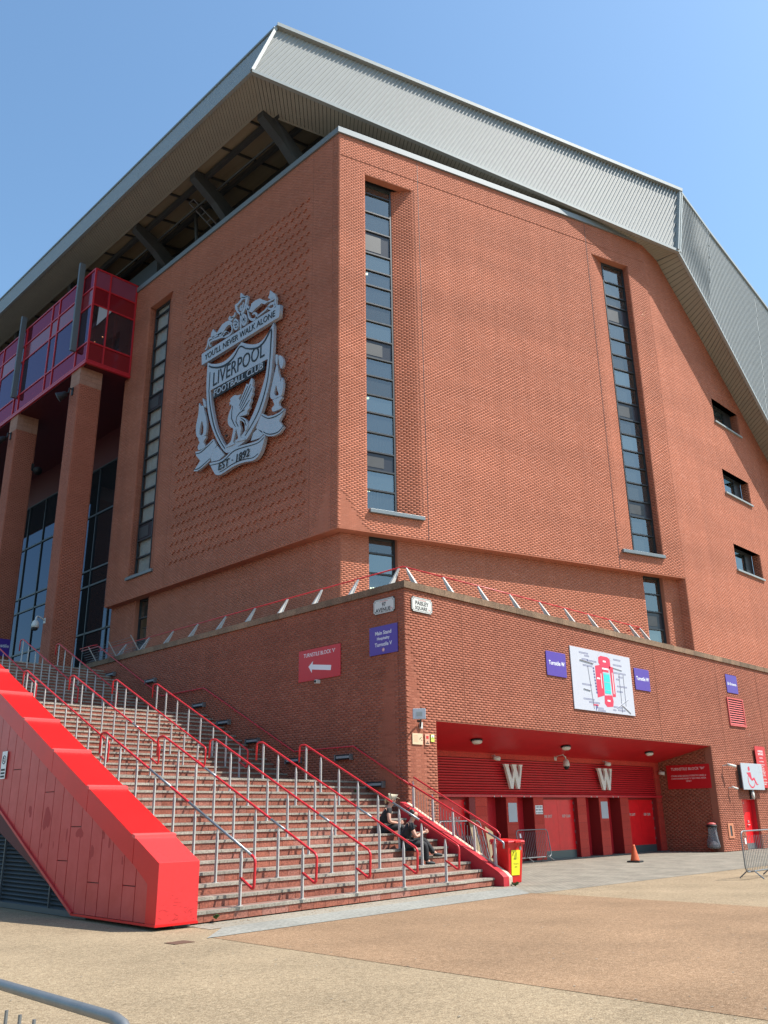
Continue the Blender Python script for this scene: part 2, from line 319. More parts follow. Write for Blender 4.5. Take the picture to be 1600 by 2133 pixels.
def smooth_loop(pts, n=4, closed=True):
    out = []; k = len(pts); rng = range(k) if closed else range(k-1)
    g = (lambda i: pts[i % k]) if closed else (lambda i: pts[max(0, min(k-1, i))])
    for i in rng:
        p0, p1, p2, p3 = g(i-1), g(i), g(i+1), g(i+2)
        for j in range(n):
            t = j/n; out.append(tuple(.5*((2*b)+(-a+c)*t+(2*a-5*b+4*c-d)*t*t+(-a+3*b-3*c+d)*t**3) for a, b, c, d in zip(p0, p1, p2, p3)))
    if not closed: out.append(tuple(pts[-1]))
    return out
def ribbon(pts, wd):
    L_, R_ = [], []
    for i, p in enumerate(pts):
        a = pts[max(0, i-1)]; b = pts[min(len(pts)-1, i+1)]; dx, dy = b[0]-a[0], b[1]-a[1]; l = math.hypot(dx, dy) or 1; t = i/(len(pts)-1); ww = wd*(1-.45*abs(2*t-1))
        L_.append((p[0]-dy/l*ww/2, p[1]+dx/l*ww/2)); R_.append((p[0]+dy/l*ww/2, p[1]-dx/l*ww/2))
    return L_+R_[::-1]
# ---------------------------------------------------------------- brickwork as geometry
def brick_cells(x0, x1, z0, z1, keep, bw=.225, bh=.075):
    rows = int(round((z1-z0)/bh)); out = []
    for r in range(rows):
        za = z0+r*bh; xs = x0-(bw/2 if r % 2 else 0); n = int((x1-xs)/bw)+1
        a = xs+bw*np.arange(n); b = a+bw; a = np.maximum(a, x0); b = np.minimum(b, x1); k = (b-a) > .03
        a, b = a[k], b[k]; out.append(np.stack([a, b, np.full(len(a), za), np.full(len(a), za+bh)], 1))
    c = np.concatenate(out)
    if keep is not None: c = keep(c)
    return c
def cut_holes(holes):
    """clips cells against rectangular holes (x0,x1,z0,z1)"""
    def f(c):
        for (a, b, z0, z1) in holes:
            zc = (c[:, 2]+c[:, 3])/2; inz = (zc > z0) & (zc < z1); rest = c[~inz]; q = c[inz]
            left = q.copy(); left[:, 1] = np.minimum(left[:, 1], a); left = left[left[:, 1]-left[:, 0] > .03]
            right = q.copy(); right[:, 0] = np.maximum(right[:, 0], b); right = right[right[:, 1]-right[:, 0] > .03]
            c = np.concatenate([rest, left, right])
        return c
    return f
def brick_mesh(cells, name='brick', mort=.010, d=.003, uneven=.0006):
    n = len(cells); a, b, z0, z1 = cells.T; h = mort/2; a = a+h*.4; b = b-h*.4; z0 = z0+h*.9; z1 = z1-h*.9
    y = -d+RNG.uniform(-uneven, uneven, n)
    V = np.zeros((n, 8, 3), np.float32)
    for i, (x_, z_, y_) in enumerate([(a, z0, 0*y), (b, z0, 0*y), (b, z1, 0*y), (a, z1, 0*y), (a, z0, y), (b, z0, y), (b, z1, y), (a, z1, y)]):
        V[:, i, 0] = x_; V[:, i, 1] = y_; V[:, i, 2] = z_
    Q = np.array([[4, 5, 6, 7], [0, 1, 5, 4], [1, 2, 6, 5], [2, 3, 7, 6], [3, 0, 4, 7]])
    F = (Q[None]+8*np.arange(n)[:, None, None]).reshape(-1)
    me = bpy.data.meshes.new(name); me.vertices.add(n*8); me.vertices.foreach_set('co', V.ravel())
    nf = n*5; me.loops.add(nf*4); me.loops.foreach_set('vertex_index', F.astype(np.int32))
    me.polygons.add(nf); me.polygons.foreach_set('loop_start', np.arange(0, nf*4, 4, dtype=np.int32)); me.polygons.foreach_set('loop_total', np.full(nf, 4, np.int32))
    uv = np.stack([(cells[:, 0]+cells[:, 1])/2, (cells[:, 2]+cells[:, 3])/2], 1); uv = np.repeat(uv, 20, 0).astype(np.float32)
    l = me.uv_layers.new(name='UVMap'); l.data.foreach_set('uv', uv.ravel()); me.update(); me.validate(); return me
_one = {}
def brick_parts(parent, cells, m, budget, cam_local, name='brick', d=.0035):
    """the cells nearest the camera become parts of their own, the rest one joined part"""
    ctr = np.stack([(cells[:, 0]+cells[:, 1])/2, np.zeros(len(cells)), (cells[:, 2]+cells[:, 3])/2], 1)
    full = (cells[:, 1]-cells[:, 0]) > .2; dist = np.linalg.norm(ctr-np.array(cam_local), axis=1)+np.where(full, 0, 1e4)
    idx = np.argsort(dist); near = idx[:budget]; rest = idx[budget:]
    base = MB(); w_, h_ = .225-.004, .075-.009; base.box(-w_/2, w_/2, -d, 0, -h_/2, h_/2)
    pool = [base.mesh(name, uvpt=(random.random()*9, random.random()*9)) for _ in range(12)]
    for i in near:
        o = bpy.data.objects.new(name, pool[int(i) % 12]); COL.objects.link(o)
        if not o.data.materials: o.data.materials.append(M[m])
        o.parent = parent; o.location = (ctr[i, 0], random.uniform(-.0008, .0006), ctr[i, 2])
    if len(rest):
        r = ob(name+'work', brick_mesh(cells[rest], name+'work', d=d), m, parent, kind='stuff')
# ================================================================ THE GROUND
def sheet(name, pts, z, m, kind='structure'):
    b = MB(); b.poly([(x, y, z) for x, y in pts]); return ob(name, b, m, kind=kind)
g = MB(); g.box(-400, 400, -400, 400, -.5, -.012); ob('ground', g, 'asphalt', kind='structure')
def gskew(x): return .1*(x+.35)
sheet('plaza_tan_surface', [(-60, -60), (60, -60), (60, 6), (-60, 6)], -.008, 'tan')
sheet('plaza_brown_surface', [(-10.15, -60), (-10.15, -5.62), (-1.3, -4.98), (-1.22, -6), (-1.13, -60)], -.004, 'brown')
sheet('block_paving', [(-1.35, -5.1), (60, -5.16), (60, 3.4), (-1, 3.4), (-1.1, -4.0)], -.004, 'paver')
sheet('concrete_path_strip', [(-10.25, -5.62), (-9.35, -4.72), (-.35, -3.72), (-.1, -3.55), (-1.45, -5.0)], .001, 'concrete')
sheet('stair_gutter', [(-9.6, -4.75), (-9.6, -3.9), (-.2, -3.0), (-.2, -3.7)], -.002, 'gutter')
b = MB(); b.box(-.17, .17, -.13, .13, 0, .006); ob('drain_cover', b, 'drain', loc=(-10.75, -5.68, -.006), rz=R(4), label='small rusty drain cover set flush in the tan paving', cat='drain cover')
# ================================================================ THE STAND
stand = thing('stadium_stand', 'huge red brick football stand with grey metal roof and tall strip windows', 'stadium', (0, 0, 0))
TH = R(-16.95)
def loc_cam(o_loc, rz):
    m = Matrix.Translation(Vector((*o_loc,)))@Matrix.Rotation(rz, 4, 'Z'); return m.inverted()@Vector((-18.37, -17.57, 1.7))
def wall(name, loc, rz, x0, x1, z0, z1, holes, m='brick_up', mo='mortar_up', budget=0, thick=.35, keep=None, backing=True, topf=None, bparent=None, d=.0022):
    b = MB(); xs = sorted({x0, x1, *[h[0] for h in holes], *[h[1] for h in holes]}); zs = sorted({z0, z1, *[h[2] for h in holes], *[h[3] for h in holes]})
    xs = [x for x in xs if x0 <= x <= x1]; zs = [z for z in zs if z0 <= z <= z1]
    for i in range(len(xs)-1):
        for j in range(len(zs)-1):
            xm, zm = (xs[i]+xs[i+1])/2, (zs[j]+zs[j+1])/2
            if any(h[0] < xm < h[1] and h[2] < zm < h[3] for h in holes): continue
            b.box(xs[i], xs[i+1], 0, thick, zs[j], zs[j+1])
    if topf: b = MB(); b.prism([(x, 0, z) for x, z in topf], (0, thick, 0))
    o = ob(name, b, mo, stand, loc=loc, rz=rz)
    f = cut_holes(holes)
    def kp(c):
        c = f(c)
        if keep is not None: c = c[keep((c[:, 0]+c[:, 1])/2, (c[:, 2]+c[:, 3])/2)]
        return c
    cells = brick_cells(x0, x1, z0, z1, kp)
    brick_parts(o, cells, m, budget, loc_cam(loc, rz), d=d)
    return o
# ---- podium
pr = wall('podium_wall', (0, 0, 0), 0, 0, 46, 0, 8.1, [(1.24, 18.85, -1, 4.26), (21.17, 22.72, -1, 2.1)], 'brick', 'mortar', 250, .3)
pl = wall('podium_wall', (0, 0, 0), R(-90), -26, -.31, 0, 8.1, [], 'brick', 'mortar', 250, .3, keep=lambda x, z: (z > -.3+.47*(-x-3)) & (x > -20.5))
cells = brick_cells(-.305, 0, 0, 8.1, None); pe = ob('podium_wall_corner', MB().box(-.31, 0, .004, .3, 0, 8.1), 'mortar', stand, rz=R(-90)); brick_parts(pe, cells, 'brick', 0, (0, 0, 0))
# coping: slabs
cp = MB(); cells = []
i = 0
for k in range(50):
    a = -.06+k*.92; o = MB().box(a+.004, a+.916, -.06, .42, 8.1, 8.31); ob('coping_slab', o, 'coping', stand, uvpt=(k*1.37 % 7, k*.61 % 5)) if a < 27 else None
for k in range(22):
    a = .42+k*.92; o = MB().box(-.06, .42, a+.004, a+.916, 8.1, 8.31); ob('coping_slab', o, 'coping', stand, uvpt=(k*2.37 % 7, k*.31 % 5))
b = MB().box(.3, 46, .3, 6, 7.9, 8.15).box(.3, 3, 6, 24, 7.9, 8.15); ob('podium_deck', b, 'concrete', stand)
for x in (2.6, 8.9, 14.7, 20.3, 24.6): ob('movement_joint', MB().box(x-.006, x+.006, -.0105, 0, 4.3 if x < 19 else 0, 8.1), 'mortar', stand)
for y in (8.0, 14.5): ob('movement_joint', MB().box(-.0105, 0, y-.006, y+.006, 1, 8.1), 'mortar', stand)
# ---- splayed upper wall (sunny) and shaded upper wall
E3 = (19.2, .3, 0); CU = (2.22, 5.475, 0)
W1 = (-16.5, -14.05, 12.75, 28.4); W2 = (-3.7, -1.25, 12.75, 28.4); WL = (-15.65, -13.3, 12.95, 28.45)
uw = wall('upper_wall', E3, TH, -17.75, 0, 11.85, 30.15, [W1, W2], budget=60)
lw = wall('upper_wall', CU, R(-90), -17.85, -.42, 11.85, 30.15, [WL], budget=60)
lc = ob('upper_wall_corner', MB().box(-.42, 0, .004, .12, 11.85, 30.15), 'mortar_up', stand, loc=CU, rz=R(-90)); brick_parts(lc, brick_cells(-.415, 0, 11.85, 30.15, None), 'brick_up', 0, (0, 0, 0))
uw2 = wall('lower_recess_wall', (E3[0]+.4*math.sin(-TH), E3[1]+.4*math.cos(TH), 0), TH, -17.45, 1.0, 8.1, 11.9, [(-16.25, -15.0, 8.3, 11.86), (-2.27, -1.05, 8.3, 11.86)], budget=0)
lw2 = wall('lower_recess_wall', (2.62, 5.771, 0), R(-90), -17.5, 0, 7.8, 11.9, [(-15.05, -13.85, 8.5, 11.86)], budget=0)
# brick soffits of the overhang
b = MB().box(-17.7, 0, .0, .45, 11.80, 11.85); ob('overhang_band', b, 'brick_up', stand, loc=E3, rz=TH, uvpt=(1, 1))
b = MB().box(-17.8, 0, .0, .42, 11.80, 11.85); ob('overhang_band', b, 'brick_up', stand, loc=CU, rz=R(-90), uvpt=(1, 1))
ob('overhang_band', MB().prism([(2.235, 5.50, 11.785), (3.0, 5.27, 11.785), (3.4, 6.6, 11.785), (2.235, 6.6, 11.785)], (0, 0, .045)), 'brick_up', stand, uvpt=(1, 1))
# movement joints
for x, zz in ((-13.8, (11.85, 30.1)), (-3.95, (11.85, 30.1))): ob('movement_joint', MB().box(x-.007, x+.007, -.0112, 0, *zz), 'frame', stand, loc=E3, rz=TH)
for x in (-1.7, -12.2): ob('movement_joint', MB().box(x-.007, x+.007, -.0112, 0, 11.85, 30.1), 'mortar', stand, loc=CU, rz=R(-90))
for z in (29.0,): ob('movement_joint', MB().box(-17.7, -.02, -.0112, 0, z, z+.014), 'mortar', stand, loc=E3, rz=TH)
# parapet capping
b = MB().box(-17.84, .12, -.09, .5, 30.15, 30.45); ob('parapet_cap', b, 'parapet_metal', stand, loc=E3, rz=TH, bevel=.01)
b = MB().box(-17.85, -.0, -.085, .5, 30.152, 30.448); ob('parapet_cap', b, 'sill', stand, loc=CU, rz=R(-90))
# projecting headers on the shaded wall
dia = MB(); hd = []
for r in range(34):
    for c in range(23):
        x = -11.75+c*.45+(r % 2)*.225; z = 12.9+r*.45
        if x > -1.9: continue
        hd.append((x, z))
prot = MB().hexa([(-.056, -.055, -.075), (.056, -.055, -.075), (.056, 0, -.075), (-.056, 0, -.075)], [(-.056, -.055, -.01), (.056, -.055, -.01), (.056, 0, -.01), (-.056, 0, -.01)])
prot.box(.056, .168, -.055, 0, 0, .065)
hd.sort(key=lambda p: p[0]*-1+p[1]*.25)
pm = [prot.mesh('projecting_brick', uvpt=(random.random()*7, random.random()*7)) for _ in range(8)]
rest = MB()
for i, (x, z) in enumerate(hd):
    if i < 290: o = ob('projecting_brick', pm[i % 8], 'brick_up', lw, loc=(x, -.008, z))
    else:
        n = len(rest.v); rest.v += [(vx+x, vy-.008, vz+z) for vx, vy, vz in prot.v]; rest.f += [tuple(q+n for q in f) for f in prot.f]
ob('projecting_brickwork', rest, 'brick_up', lw, kind='stuff', uvpt=(.3, .7))
# gable wall beside (parallel to the podium)
top = [(19.2, 30.25), (20.7, 29.85), (25.95, 26.0), (32.0, 21.2), (46, 9.9)]
def ztop(x): return np.interp(x, [p[0] for p in top], [p[1] for p in top])
G = [(25.15, 28.4, 21.75, 23.15), (25.15, 28.4, 17.6, 18.95), (25.15, 28.4, 13.35, 14.75)]
gw = wall('gable_wall', (0, .3, 0), 0, 19.2, 46, 7.9, 30.3, G, budget=0, keep=lambda x, z: z < ztop(x)-.02, backing=False)
bpy.data.objects.remove(bpy.data.objects['gable_wall']) if False else None
b = MB()
xs = [19.2, 20.7, 25.15, 28.4, 32.0, 46]
def panel(xa, xb, za, zb0, zb1): b.hexa([(xa, 0, za), (xb, 0, za), (xb, .35, za), (xa, .35, za)], [(xa, 0, zb0), (xb, 0, zb1), (xb, .35, zb1), (xa, .35, zb0)])
panel(19.2, 20.7, 7.9, ztop(19.2), ztop(20.7)); panel(20.7, 25.15, 7.9, ztop(20.7), ztop(25.15))
panel(28.4, 32, 7.9, ztop(28.4), ztop(32)); panel(32, 46, 7.9, ztop(32), ztop(46))
zz = [7.9, 13.35, 14.75, 17.6, 18.95, 21.75, 23.15]
for za, zb in ((7.9, 13.35), (14.75, 17.6), (18.95, 21.75)): b.box(25.15, 28.4, 0, .35, za, zb)
panel(25.15, 28.4, 23.15, ztop(25.15), ztop(28.4))
gw.data = b.mesh('gable_wall'); gw.data.materials.append(M['mortar_up'])
ob('gable_wall_return', MB().box(19.18, 19.2, .302, 1.2, 7.9, 11.86), 'brick_up', stand, uvpt=(.2, .4))
rm = ob('gable_wall_return', MB().box(-1.2, -.3, 0, .004, 7.9, 30), 'mortar_up', stand, loc=(19.178, 0, 0), rz=R(-90)); brick_parts(rm, brick_cells(-1.15, -.3, 7.9, 11.8, None), 'brick_up', 0, (0, 0, 0))
# ---- windows
def jamb(name, p, q, z0, z1, loc, rz, m='brick_up'):
    """brick-faced reveal from wall point p to wall point q (local x, y)"""
    L_ = math.hypot(q[0]-p[0], q[1]-p[1]); a = math.atan2(q[1]-p[1], q[0]-p[0])
    mat_ = Matrix.Translation(Vector(loc))@Matrix.Rotation(rz, 4, 'Z')@Matrix.Translation(Vector((p[0], p[1], 0)))@Matrix.Rotation(a, 4, 'Z')
    o = ob(name, MB().box(0, L_, .0, .03, z0, z1), 'mortar_up', stand); o.matrix_world = mat_
    brick_parts(o, brick_cells(0, L_, z0, z1, None), m, 0, (0, 0, 0), d=.0035); return o
def strip_window(loc, rz, x0, x1, z0, z1, dep, trans, spand, gl=('glass', 'glass', 'glass_b', 'glass_c')):
    """tall window: frame, transoms, panes (a pane per light), spandrel panels"""
    wn = ob('window', MB().box(x0, x0+.07, dep-.05, dep+.07, z0, z1).box(x1-.07, x1, dep-.05, dep+.07, z0, z1).box(x0+.07, x1-.07, dep-.05, dep+.07, z1-.1, z1), 'frame', stand, loc=loc, rz=rz)
    zs = [z0]+sorted(trans)+[z1]
    for z in zs[1:-1]: ob('transom', MB().box(x0+.07, x1-.07, dep-.07, dep+.06, z-.03, z+.03), 'frame', wn)
    for i in range(len(zs)-1):
        za, zb = zs[i]+.03, zs[i+1]-.03; zm = (za+zb)/2
        if any(a < zm < b_ for a, b_ in spand):
            ob('spandrel_panel', MB().box(x0+.07, x1-.07, dep, dep+.02, za, zb), 'spandrel', wn); ob('blind_panel', MB().box(x0+.07, x0+.07+(x1-x0)*.62, dep-.012, dep-.002, za+.12, zb-.15), 'steel_dark', wn)
        else: ob('pane', MB().box(x0+.07, x1-.07, dep+.0, dep+.012, za, zb), gl[(i*5+int(abs(x0)*3)) % len(gl)], wn)
    # room behind: back wall, side walls, floors at the spandrels, balustrade and ceiling tubes
    r = MB(); d0 = dep+.15; d1 = dep+3.2
    r.box(x0-1.2, x1+1.2, d1, d1+.1, z0, z1).box(x0-1.2, x0-1.1, d0, d1, z0, z1).box(x1+1.1, x1+1.2, d0, d1, z0, z1)
    ob('stair_hall', r, 'interior', stand, loc=loc, rz=rz)
    f = MB(); t = MB(); bl = MB()
    levels = [z0]+[(a+b_)/2 for a, b_ in spand]+[z1]
    for lv in levels: f.box(x0-1.1, x1+1.1, d0, d1, lv-.3, lv+.3)
    f.box(x0-.05+(x1-x0)*.72, x1+.3, dep+.5, dep+.7, z0, z1)
    ob('floor_slab', f, 'interior_dark', stand, loc=loc, rz=rz)
    for lv in levels[:-1]:
        for k in range(9): xx = x0+.15+k*(x1-x0-.3)/9; bl.box(xx-.012, xx+.012, d0+.05, d0+.075, lv+.3, lv+1.3)
        bl.box(x0, x1, d0+.03, d0+.09, lv+1.3, lv+1.36)
    ob('balustrade', bl, 'galv', stand, loc=loc, rz=rz)
    for i, lv in enumerate(levels[1:]):
        if i % 2 == 0 or True: t.bar((x0+.1, dep+1.5, lv-.85-.9*(i % 2)), (x0+.9, dep+1.0, lv-.85-.9*(i % 2)), .07)
    ob('ceiling_tube_light', t, 'lamp_on', stand, loc=loc, rz=rz)
    return wn
T1 = [27.86, 26.89, 25.9, 24.75, 23.89, 23.13, 22.23, 21.38, 20.52, 19.63, 18.79, 17.92, 17.12, 16.24, 15.39, 14.6, 13.76]
S1 = [(24.75, 25.9), (20.52, 21.38), (14.6, 15.39)]
S1 = [(24.8, 25.85), (19.63, 20.52), (14.6, 15.39)]
strip_window(E3, TH, -16.5, -14.95, 12.75, 28.4, .54, T1, S1)
jamb('window_reveal', (-14.95, .52), (-14.05, 0), 12.78, 28.4, E3, TH); jamb('window_reveal', (-16.5, 0), (-16.5, .52), 12.78, 28.4, E3, TH)
T2 = [27.3, 26.5, 25.9, 24.9, 24.0, 23.1, 22.3, 21.4, 20.5, 19.6, 18.8, 17.95, 17.1, 16.3, 15.4, 14.6, 13.75]
strip_window(E3, TH, -2.7, -1.25, 12.75, 28.4, .4, T2, [(24.9, 25.9), (19.6, 20.5), (14.6, 15.4)])
jamb('window_reveal', (-3.7, 0), (-2.7, .38), 12.78, 28.4, E3, TH); jamb('window_reveal', (-1.25, .38), (-1.25, 0), 12.78, 28.4, E3, TH)
for x0, x1 in ((-16.42, -14.0), (-3.75, -1.2)): ob('window_sill', MB().box(x0, x1, -.12, .54 if x0 < -10 else .4, 12.6, 12.75), 'sill', stand, loc=E3, rz=TH, bevel=.008)
strip_window(CU, R(-90), -15.65, -14.2, 12.95, 28.45, .4, [27.9, 26.9, 25.9, 24.8, 23.9, 23.0, 22.1, 21.2, 20.3, 19.4, 18.5, 17.6, 16.7, 15.8, 14.9, 14.0], [(22.1, 23.0), (14.9, 15.8)], gl=('glass_clear',))
jamb('window_reveal', (-15.65, 0), (-15.65, .38), 12.98, 28.45, CU, R(-90)); jamb('window_reveal', (-14.2, .38), (-13.3, 0), 12.98, 28.45, CU, R(-90))
ob('window_sill', MB().box(-15.72, -13.25, -.12, .4, 12.8, 12.95), 'sill', stand, loc=CU, rz=R(-90), bevel=.008)
lr = (E3[0]+.4*math.sin(-TH), E3[1]+.4*math.cos(TH), 0)
strip_window(lr, TH, -16.25, -15.0, 8.3, 11.86, .25, [11.2, 10.4, 9.5], [(8.3, 9.5)]); strip_window(lr, TH, -2.27, -1.05, 8.3, 11.86, .25, [11.03, 10.2, 9.4], [(9.4, 10.2)])
strip_window((2.62, 5.76, 0), R(-90), -15.05, -13.85, 8.5, 11.86, .25, [10.9, 9.8], [(8.5, 9.8)], gl=('glass_clear', 'glass_b'))
for i, (a, c, z0, z1) in enumerate(G):
    wn = ob('window', MB().box(a, a+.08, .45, .55, z0, z1).box(c-.9, c-.82, .45, .55, z0, z1).box(a+.08, c-.9, .45, .55, z0, z0+.1).box(a+.08, c-.9, .45, .55, z1-.08, z1).box(c-.8, c, .45, .55, z0, z1), 'frame', stand, loc=(0, .3, 0))
    ob('pane', MB().box(a+.08, c-.9, .5, .512, z0+.1, z1-.08), 'glass', wn); ob('inner_post', MB().box(a+.7, a+.78, .44, .56, z0+.1, z1-.08), 'trim', wn)
    ob('stair_hall', MB().box(a-.3, c+.3, 2.4, 2.5, z0-.3, z1+.3).box(a-.3, a, .6, 2.4, z0-.3, z1+.3).box(c, c+.3, .6, 2.4, z0-.3, z1+.3), 'interior', stand, loc=(0, .3, 0))
    ob('window_sill', MB().box(a-.05, c+.05, -.1, .45, z0-.09, z0), 'trim', stand, loc=(0, .3, 0))
    ob('window_head', MB().box(a, c, .02, .45, z1, z1+.05), 'frame', stand, loc=(0, .3, 0)); jamb('window_reveal', (c, .44), (c, 0), z0, z1, (0, .3, 0), 0)
# ---- roof
A = Vector((-.84, 7.97, 33.3)); D = Vector((.3, 7.8, 36.6)); Cc = Vector((.85, 9.61, 33.3)); B = Vector((20.7, -.95, 29.8)); E_ = Vector((21.95, -1.0, 34.25))
Lv = Vector((0, 1, 0)); FAR = 85
roof = ob('roof', MB().quad((.35, 8.2, 36.5), (22.2, 0, 34.3), (46, 0, 27.8), (46, FAR, 28)).quad((.35, 8.2, 36.5), (46, FAR, 38), (20, FAR, 38), (.35, FAR, 36.5)), 'clad', stand)
def rib_field(name, P, rd, step, w_=.06, h_=.04, m='clad', nrm=None, parent=None):
    """ribbed metal sheet filling the quad P (bottom-left, bottom-right, top-right, top-left); ribs run along rd"""
    P = [Vector(p) for p in P]; e1 = (P[1]-P[0]).normalized(); n = e1.cross(P[3]-P[0]).normalized()
    if n.dot(Vector((-.7, -.7, 0))) < 0: n = -n
    e2 = n.cross(e1); e2 = e2 if e2.z > 0 else -e2
    loc = [((p-P[0]).dot(e1), (p-P[0]).dot(e2)) for p in P]
    r = Vector(rd); r2 = (r.dot(e1), r.dot(e2)); l = math.hypot(*r2); r2 = (r2[0]/l, r2[1]/l); q = (-r2[1], r2[0])
    pr_ = [a*q[0]+b_*q[1] for a, b_ in loc]; t = min(pr_)+step*.3; mb = MB(); mb.prism(P, -n*.03)
    while t < max(pr_):
        xs = []
        for i in range(4):
            a = loc[i]; c = loc[(i+1) % 4]; da = a[0]*q[0]+a[1]*q[1]-t; dc = c[0]*q[0]+c[1]*q[1]-t
            if da*dc < 0: f = da/(da-dc); xs.append(((a[0]+(c[0]-a[0])*f)*r2[0]+(a[1]+(c[1]-a[1])*f)*r2[1]))
        if len(xs) == 2:
            s0, s1 = sorted(xs); pt = lambda s_, o_: P[0]+e1*(r2[0]*s_+q[0]*(t+o_))+e2*(r2[1]*s_+q[1]*(t+o_))
            if s1-s0 > .1:
                k = h_
                mb.hexa([pt(s0, -w_/2), pt(s0, w_/2), pt(s0, w_/4)+n*k, pt(s0, -w_/4)+n*k], [pt(s1, -w_/2), pt(s1, w_/2), pt(s1, w_/4)+n*k, pt(s1, -w_/4)+n*k])
        t += step
    return ob(name, mb, m, parent or stand)
rib_field('fascia_sheet', [A, B, E_, D], (.51, -.08, .857), .185, .09, .032, parent=roof)
P3 = [(B, E_), (Vector((23.75, -.95, 27.4)), Vector((25.2, -.95, 33.4))), (Vector((29.5, -.95, 22.55)), Vector((31, -.95, 31.9))), (Vector((46, -.95, 8.7)), Vector((46, -.95, 27.9)))]
for (b0, t0), (b1, t1) in zip(P3[:-1], P3[1:]): rib_field('fascia_sheet', [b0, b1, t1, t0], (.02, 0, 1), .2, .08, .032, parent=roof)
rib_field('fascia_sheet', [A+Lv*(FAR-8), A, D, D+Lv*(FAR-8)], (.33, 0, .94), .3, .06, .02, parent=roof)
tr = MB()
def trim(path, wx, wy, name='roof_trim', m='trim'):
    b = MB()
    for p, q in zip(path[:-1], path[1:]): b.bar(p, q, wx, wy)
    ob(name, b, m, roof)
z1 = Vector((0, 0, 1))
out = Vector((-.29, -.96, 0))
trim([D+Lv*(FAR-8), D], .2, .10); trim([D+z1*.05+out*.07, E_+z1*.05+out*.07], .34, .2); trim([E_+z1*.02]+[t for b_, t in P3[1:]], .22, .16)
trim([A+Lv*(FAR-8)-z1*.04, A-z1*.04], .16, .12, m='trim'); trim([A-z1*.05+out*.04, B-z1*.05+out*.04], .2, .16); trim([B-z1*.05]+[b_-z1*.04-Lv*.03 for b_, t in P3[1:]], .14, .14)
trim([A+out*.05, D+out*.05], .18, .14); trim([B+out*.04-Vector((.16, 0, 0)), E_+out*.04-Vector((.16, 0, 0))], .2, .12); trim([B+out*.04+Vector((.12, 0, 0)), E_+out*.04+Vector((.12, 0, 0))], .12, .12)
def plank_strip(name, o0, o1, i0, i1, n, gap=.06, th=.03, m='soffit'):
    mb = MB(); o0, o1, i0, i1 = map(Vector, (o0, o1, i0, i1)); back = MB(); up_ = Vector((0, 0, 1))
    for k in range(n):
        f0 = (k+gap)/n; f1 = (k+1-gap)/n
        a, b_ = o0.lerp(o1, f0), o0.lerp(o1, f1); c, d_ = i0.lerp(i1, f0), i0.lerp(i1, f1)
        mb.hexa([a, b_, d_, c], [a+up_*th, b_+up_*th, d_+up_*th, c+up_*th])
    bk = MB()
    for k in range(0, n, 4):
        a, b_, c, d_ = o0.lerp(o1, k/n), o0.lerp(o1, min(1, (k+4)/n)), i0.lerp(i1, k/n), i0.lerp(i1, min(1, (k+4)/n))
        bk.quad(a+up_*.02, b_+up_*.02, d_+up_*.02, c+up_*.02)
    ob('soffit', bk, 'steel_dark', roof)
    return ob(name, mb, m, roof, kind='stuff')
plank_strip('soffit_planks', A+Lv*(FAR-8), A, Cc+Lv*(FAR-9.6), Cc, 380, .04)
Ci = Vector((20.75, .5, 29.9))
plank_strip('soffit_planks', A, B, Cc, Ci, 118, .07)
I3 = [Vector((20.75, .32, 29.85)), Vector((25.95, .32, 26.0)), Vector((32.0, .32, 21.2)), Vector((46, .32, 9.9))]
O3 = [B, Vector((23.75+1.5, -.95, 26.1)), Vector((29.5+1.6, -.95, 21.2)), Vector((46, -.95, 8.7))]
O3 = [B, Vector((24.9, -.95, 26.45)), Vector((31.0, -.95, 21.3)), Vector((46, -.95, 8.7))]
for k, n in ((0, 22), (1, 32), (2, 70)): plank_strip('soffit_planks', O3[k], O3[k+1], I3[k], I3[k+1], n, .07)
b = MB(); b.bar(Cc+z1*.05, Cc+z1*.05+Lv*(FAR-9.6), .12, .12); b.bar(Cc+z1*.05, Ci+z1*.05, .12, .12); ob('soffit_edge_trim', b, 'soffit', roof)
# dark roof void: ceiling, purlins, curved raker beams
b = MB().quad((.9, 9.7, 33.45), (.9, FAR, 33.45), (20, FAR, 37.5), (20, 6, 37.5)).quad((.9, 9.7, 33.45), (20, 6, 37.5), (22, .6, 33.5), (20.8, .6, 30.1)); ob('roof_underside', b, 'ceil', roof)
b = MB()
for k in range(9): x = 1.6+k*1.5; z = 33.3+(x-.9)*.21; b.box(x-.09, x+.09, 9.0, FAR, z-.3, z)
b.tube([(4.2, 7, 32.6), (4.2, FAR, 32.6)], .13, 8); ob('purlins', b, 'steel_dark', roof)
b = MB()
for k in range(30): y = 10.5+k*2.4; b.bar((.95, y, 33.38), (14, y+.0, 36.1), .07, .12)
b.tube([(2.3, 9.7, 32.9), (2.3, FAR, 32.9)], .07, 6).tube([(6.4, 7, 33.4), (6.4, FAR, 33.4)], .10, 6); ob('cross_members', b, 'steel_dark', roof)
for y in (9.62, 15.4, 21.3, 29.3, 37.3, 45.3):
    b = MB(); pth = [(.9, 33.3, .35), (2.2, 32.9, .75), (3.6, 31.9, .95), (5.0, 30.2, .8), (6.0, 27.5, .7)]
    for p, q in zip(pth[:-1], pth[1:]): b.hexa([(p[0], y-.22, p[1]-p[2]), (p[0], y+.22, p[1]-p[2]), (p[0], y+.22, p[1]+.15), (p[0], y-.22, p[1]+.15)], [(q[0], y-.22, q[1]-q[2]), (q[0], y+.22, q[1]-q[2]), (q[0], y+.22, q[1]+.15), (q[0], y-.22, q[1]+.15)])
    b.tube([(3.4, y, 31.6), (3.0, y+.1, 29.2), (2.9, y+.1, 27)], .34, 12); b.tube([(3.4, y, 32.3), (9, y+3.2, 30.5)], .2, 10)
    ob('raker_beam', b, 'steel_dark', roof)
b = MB()
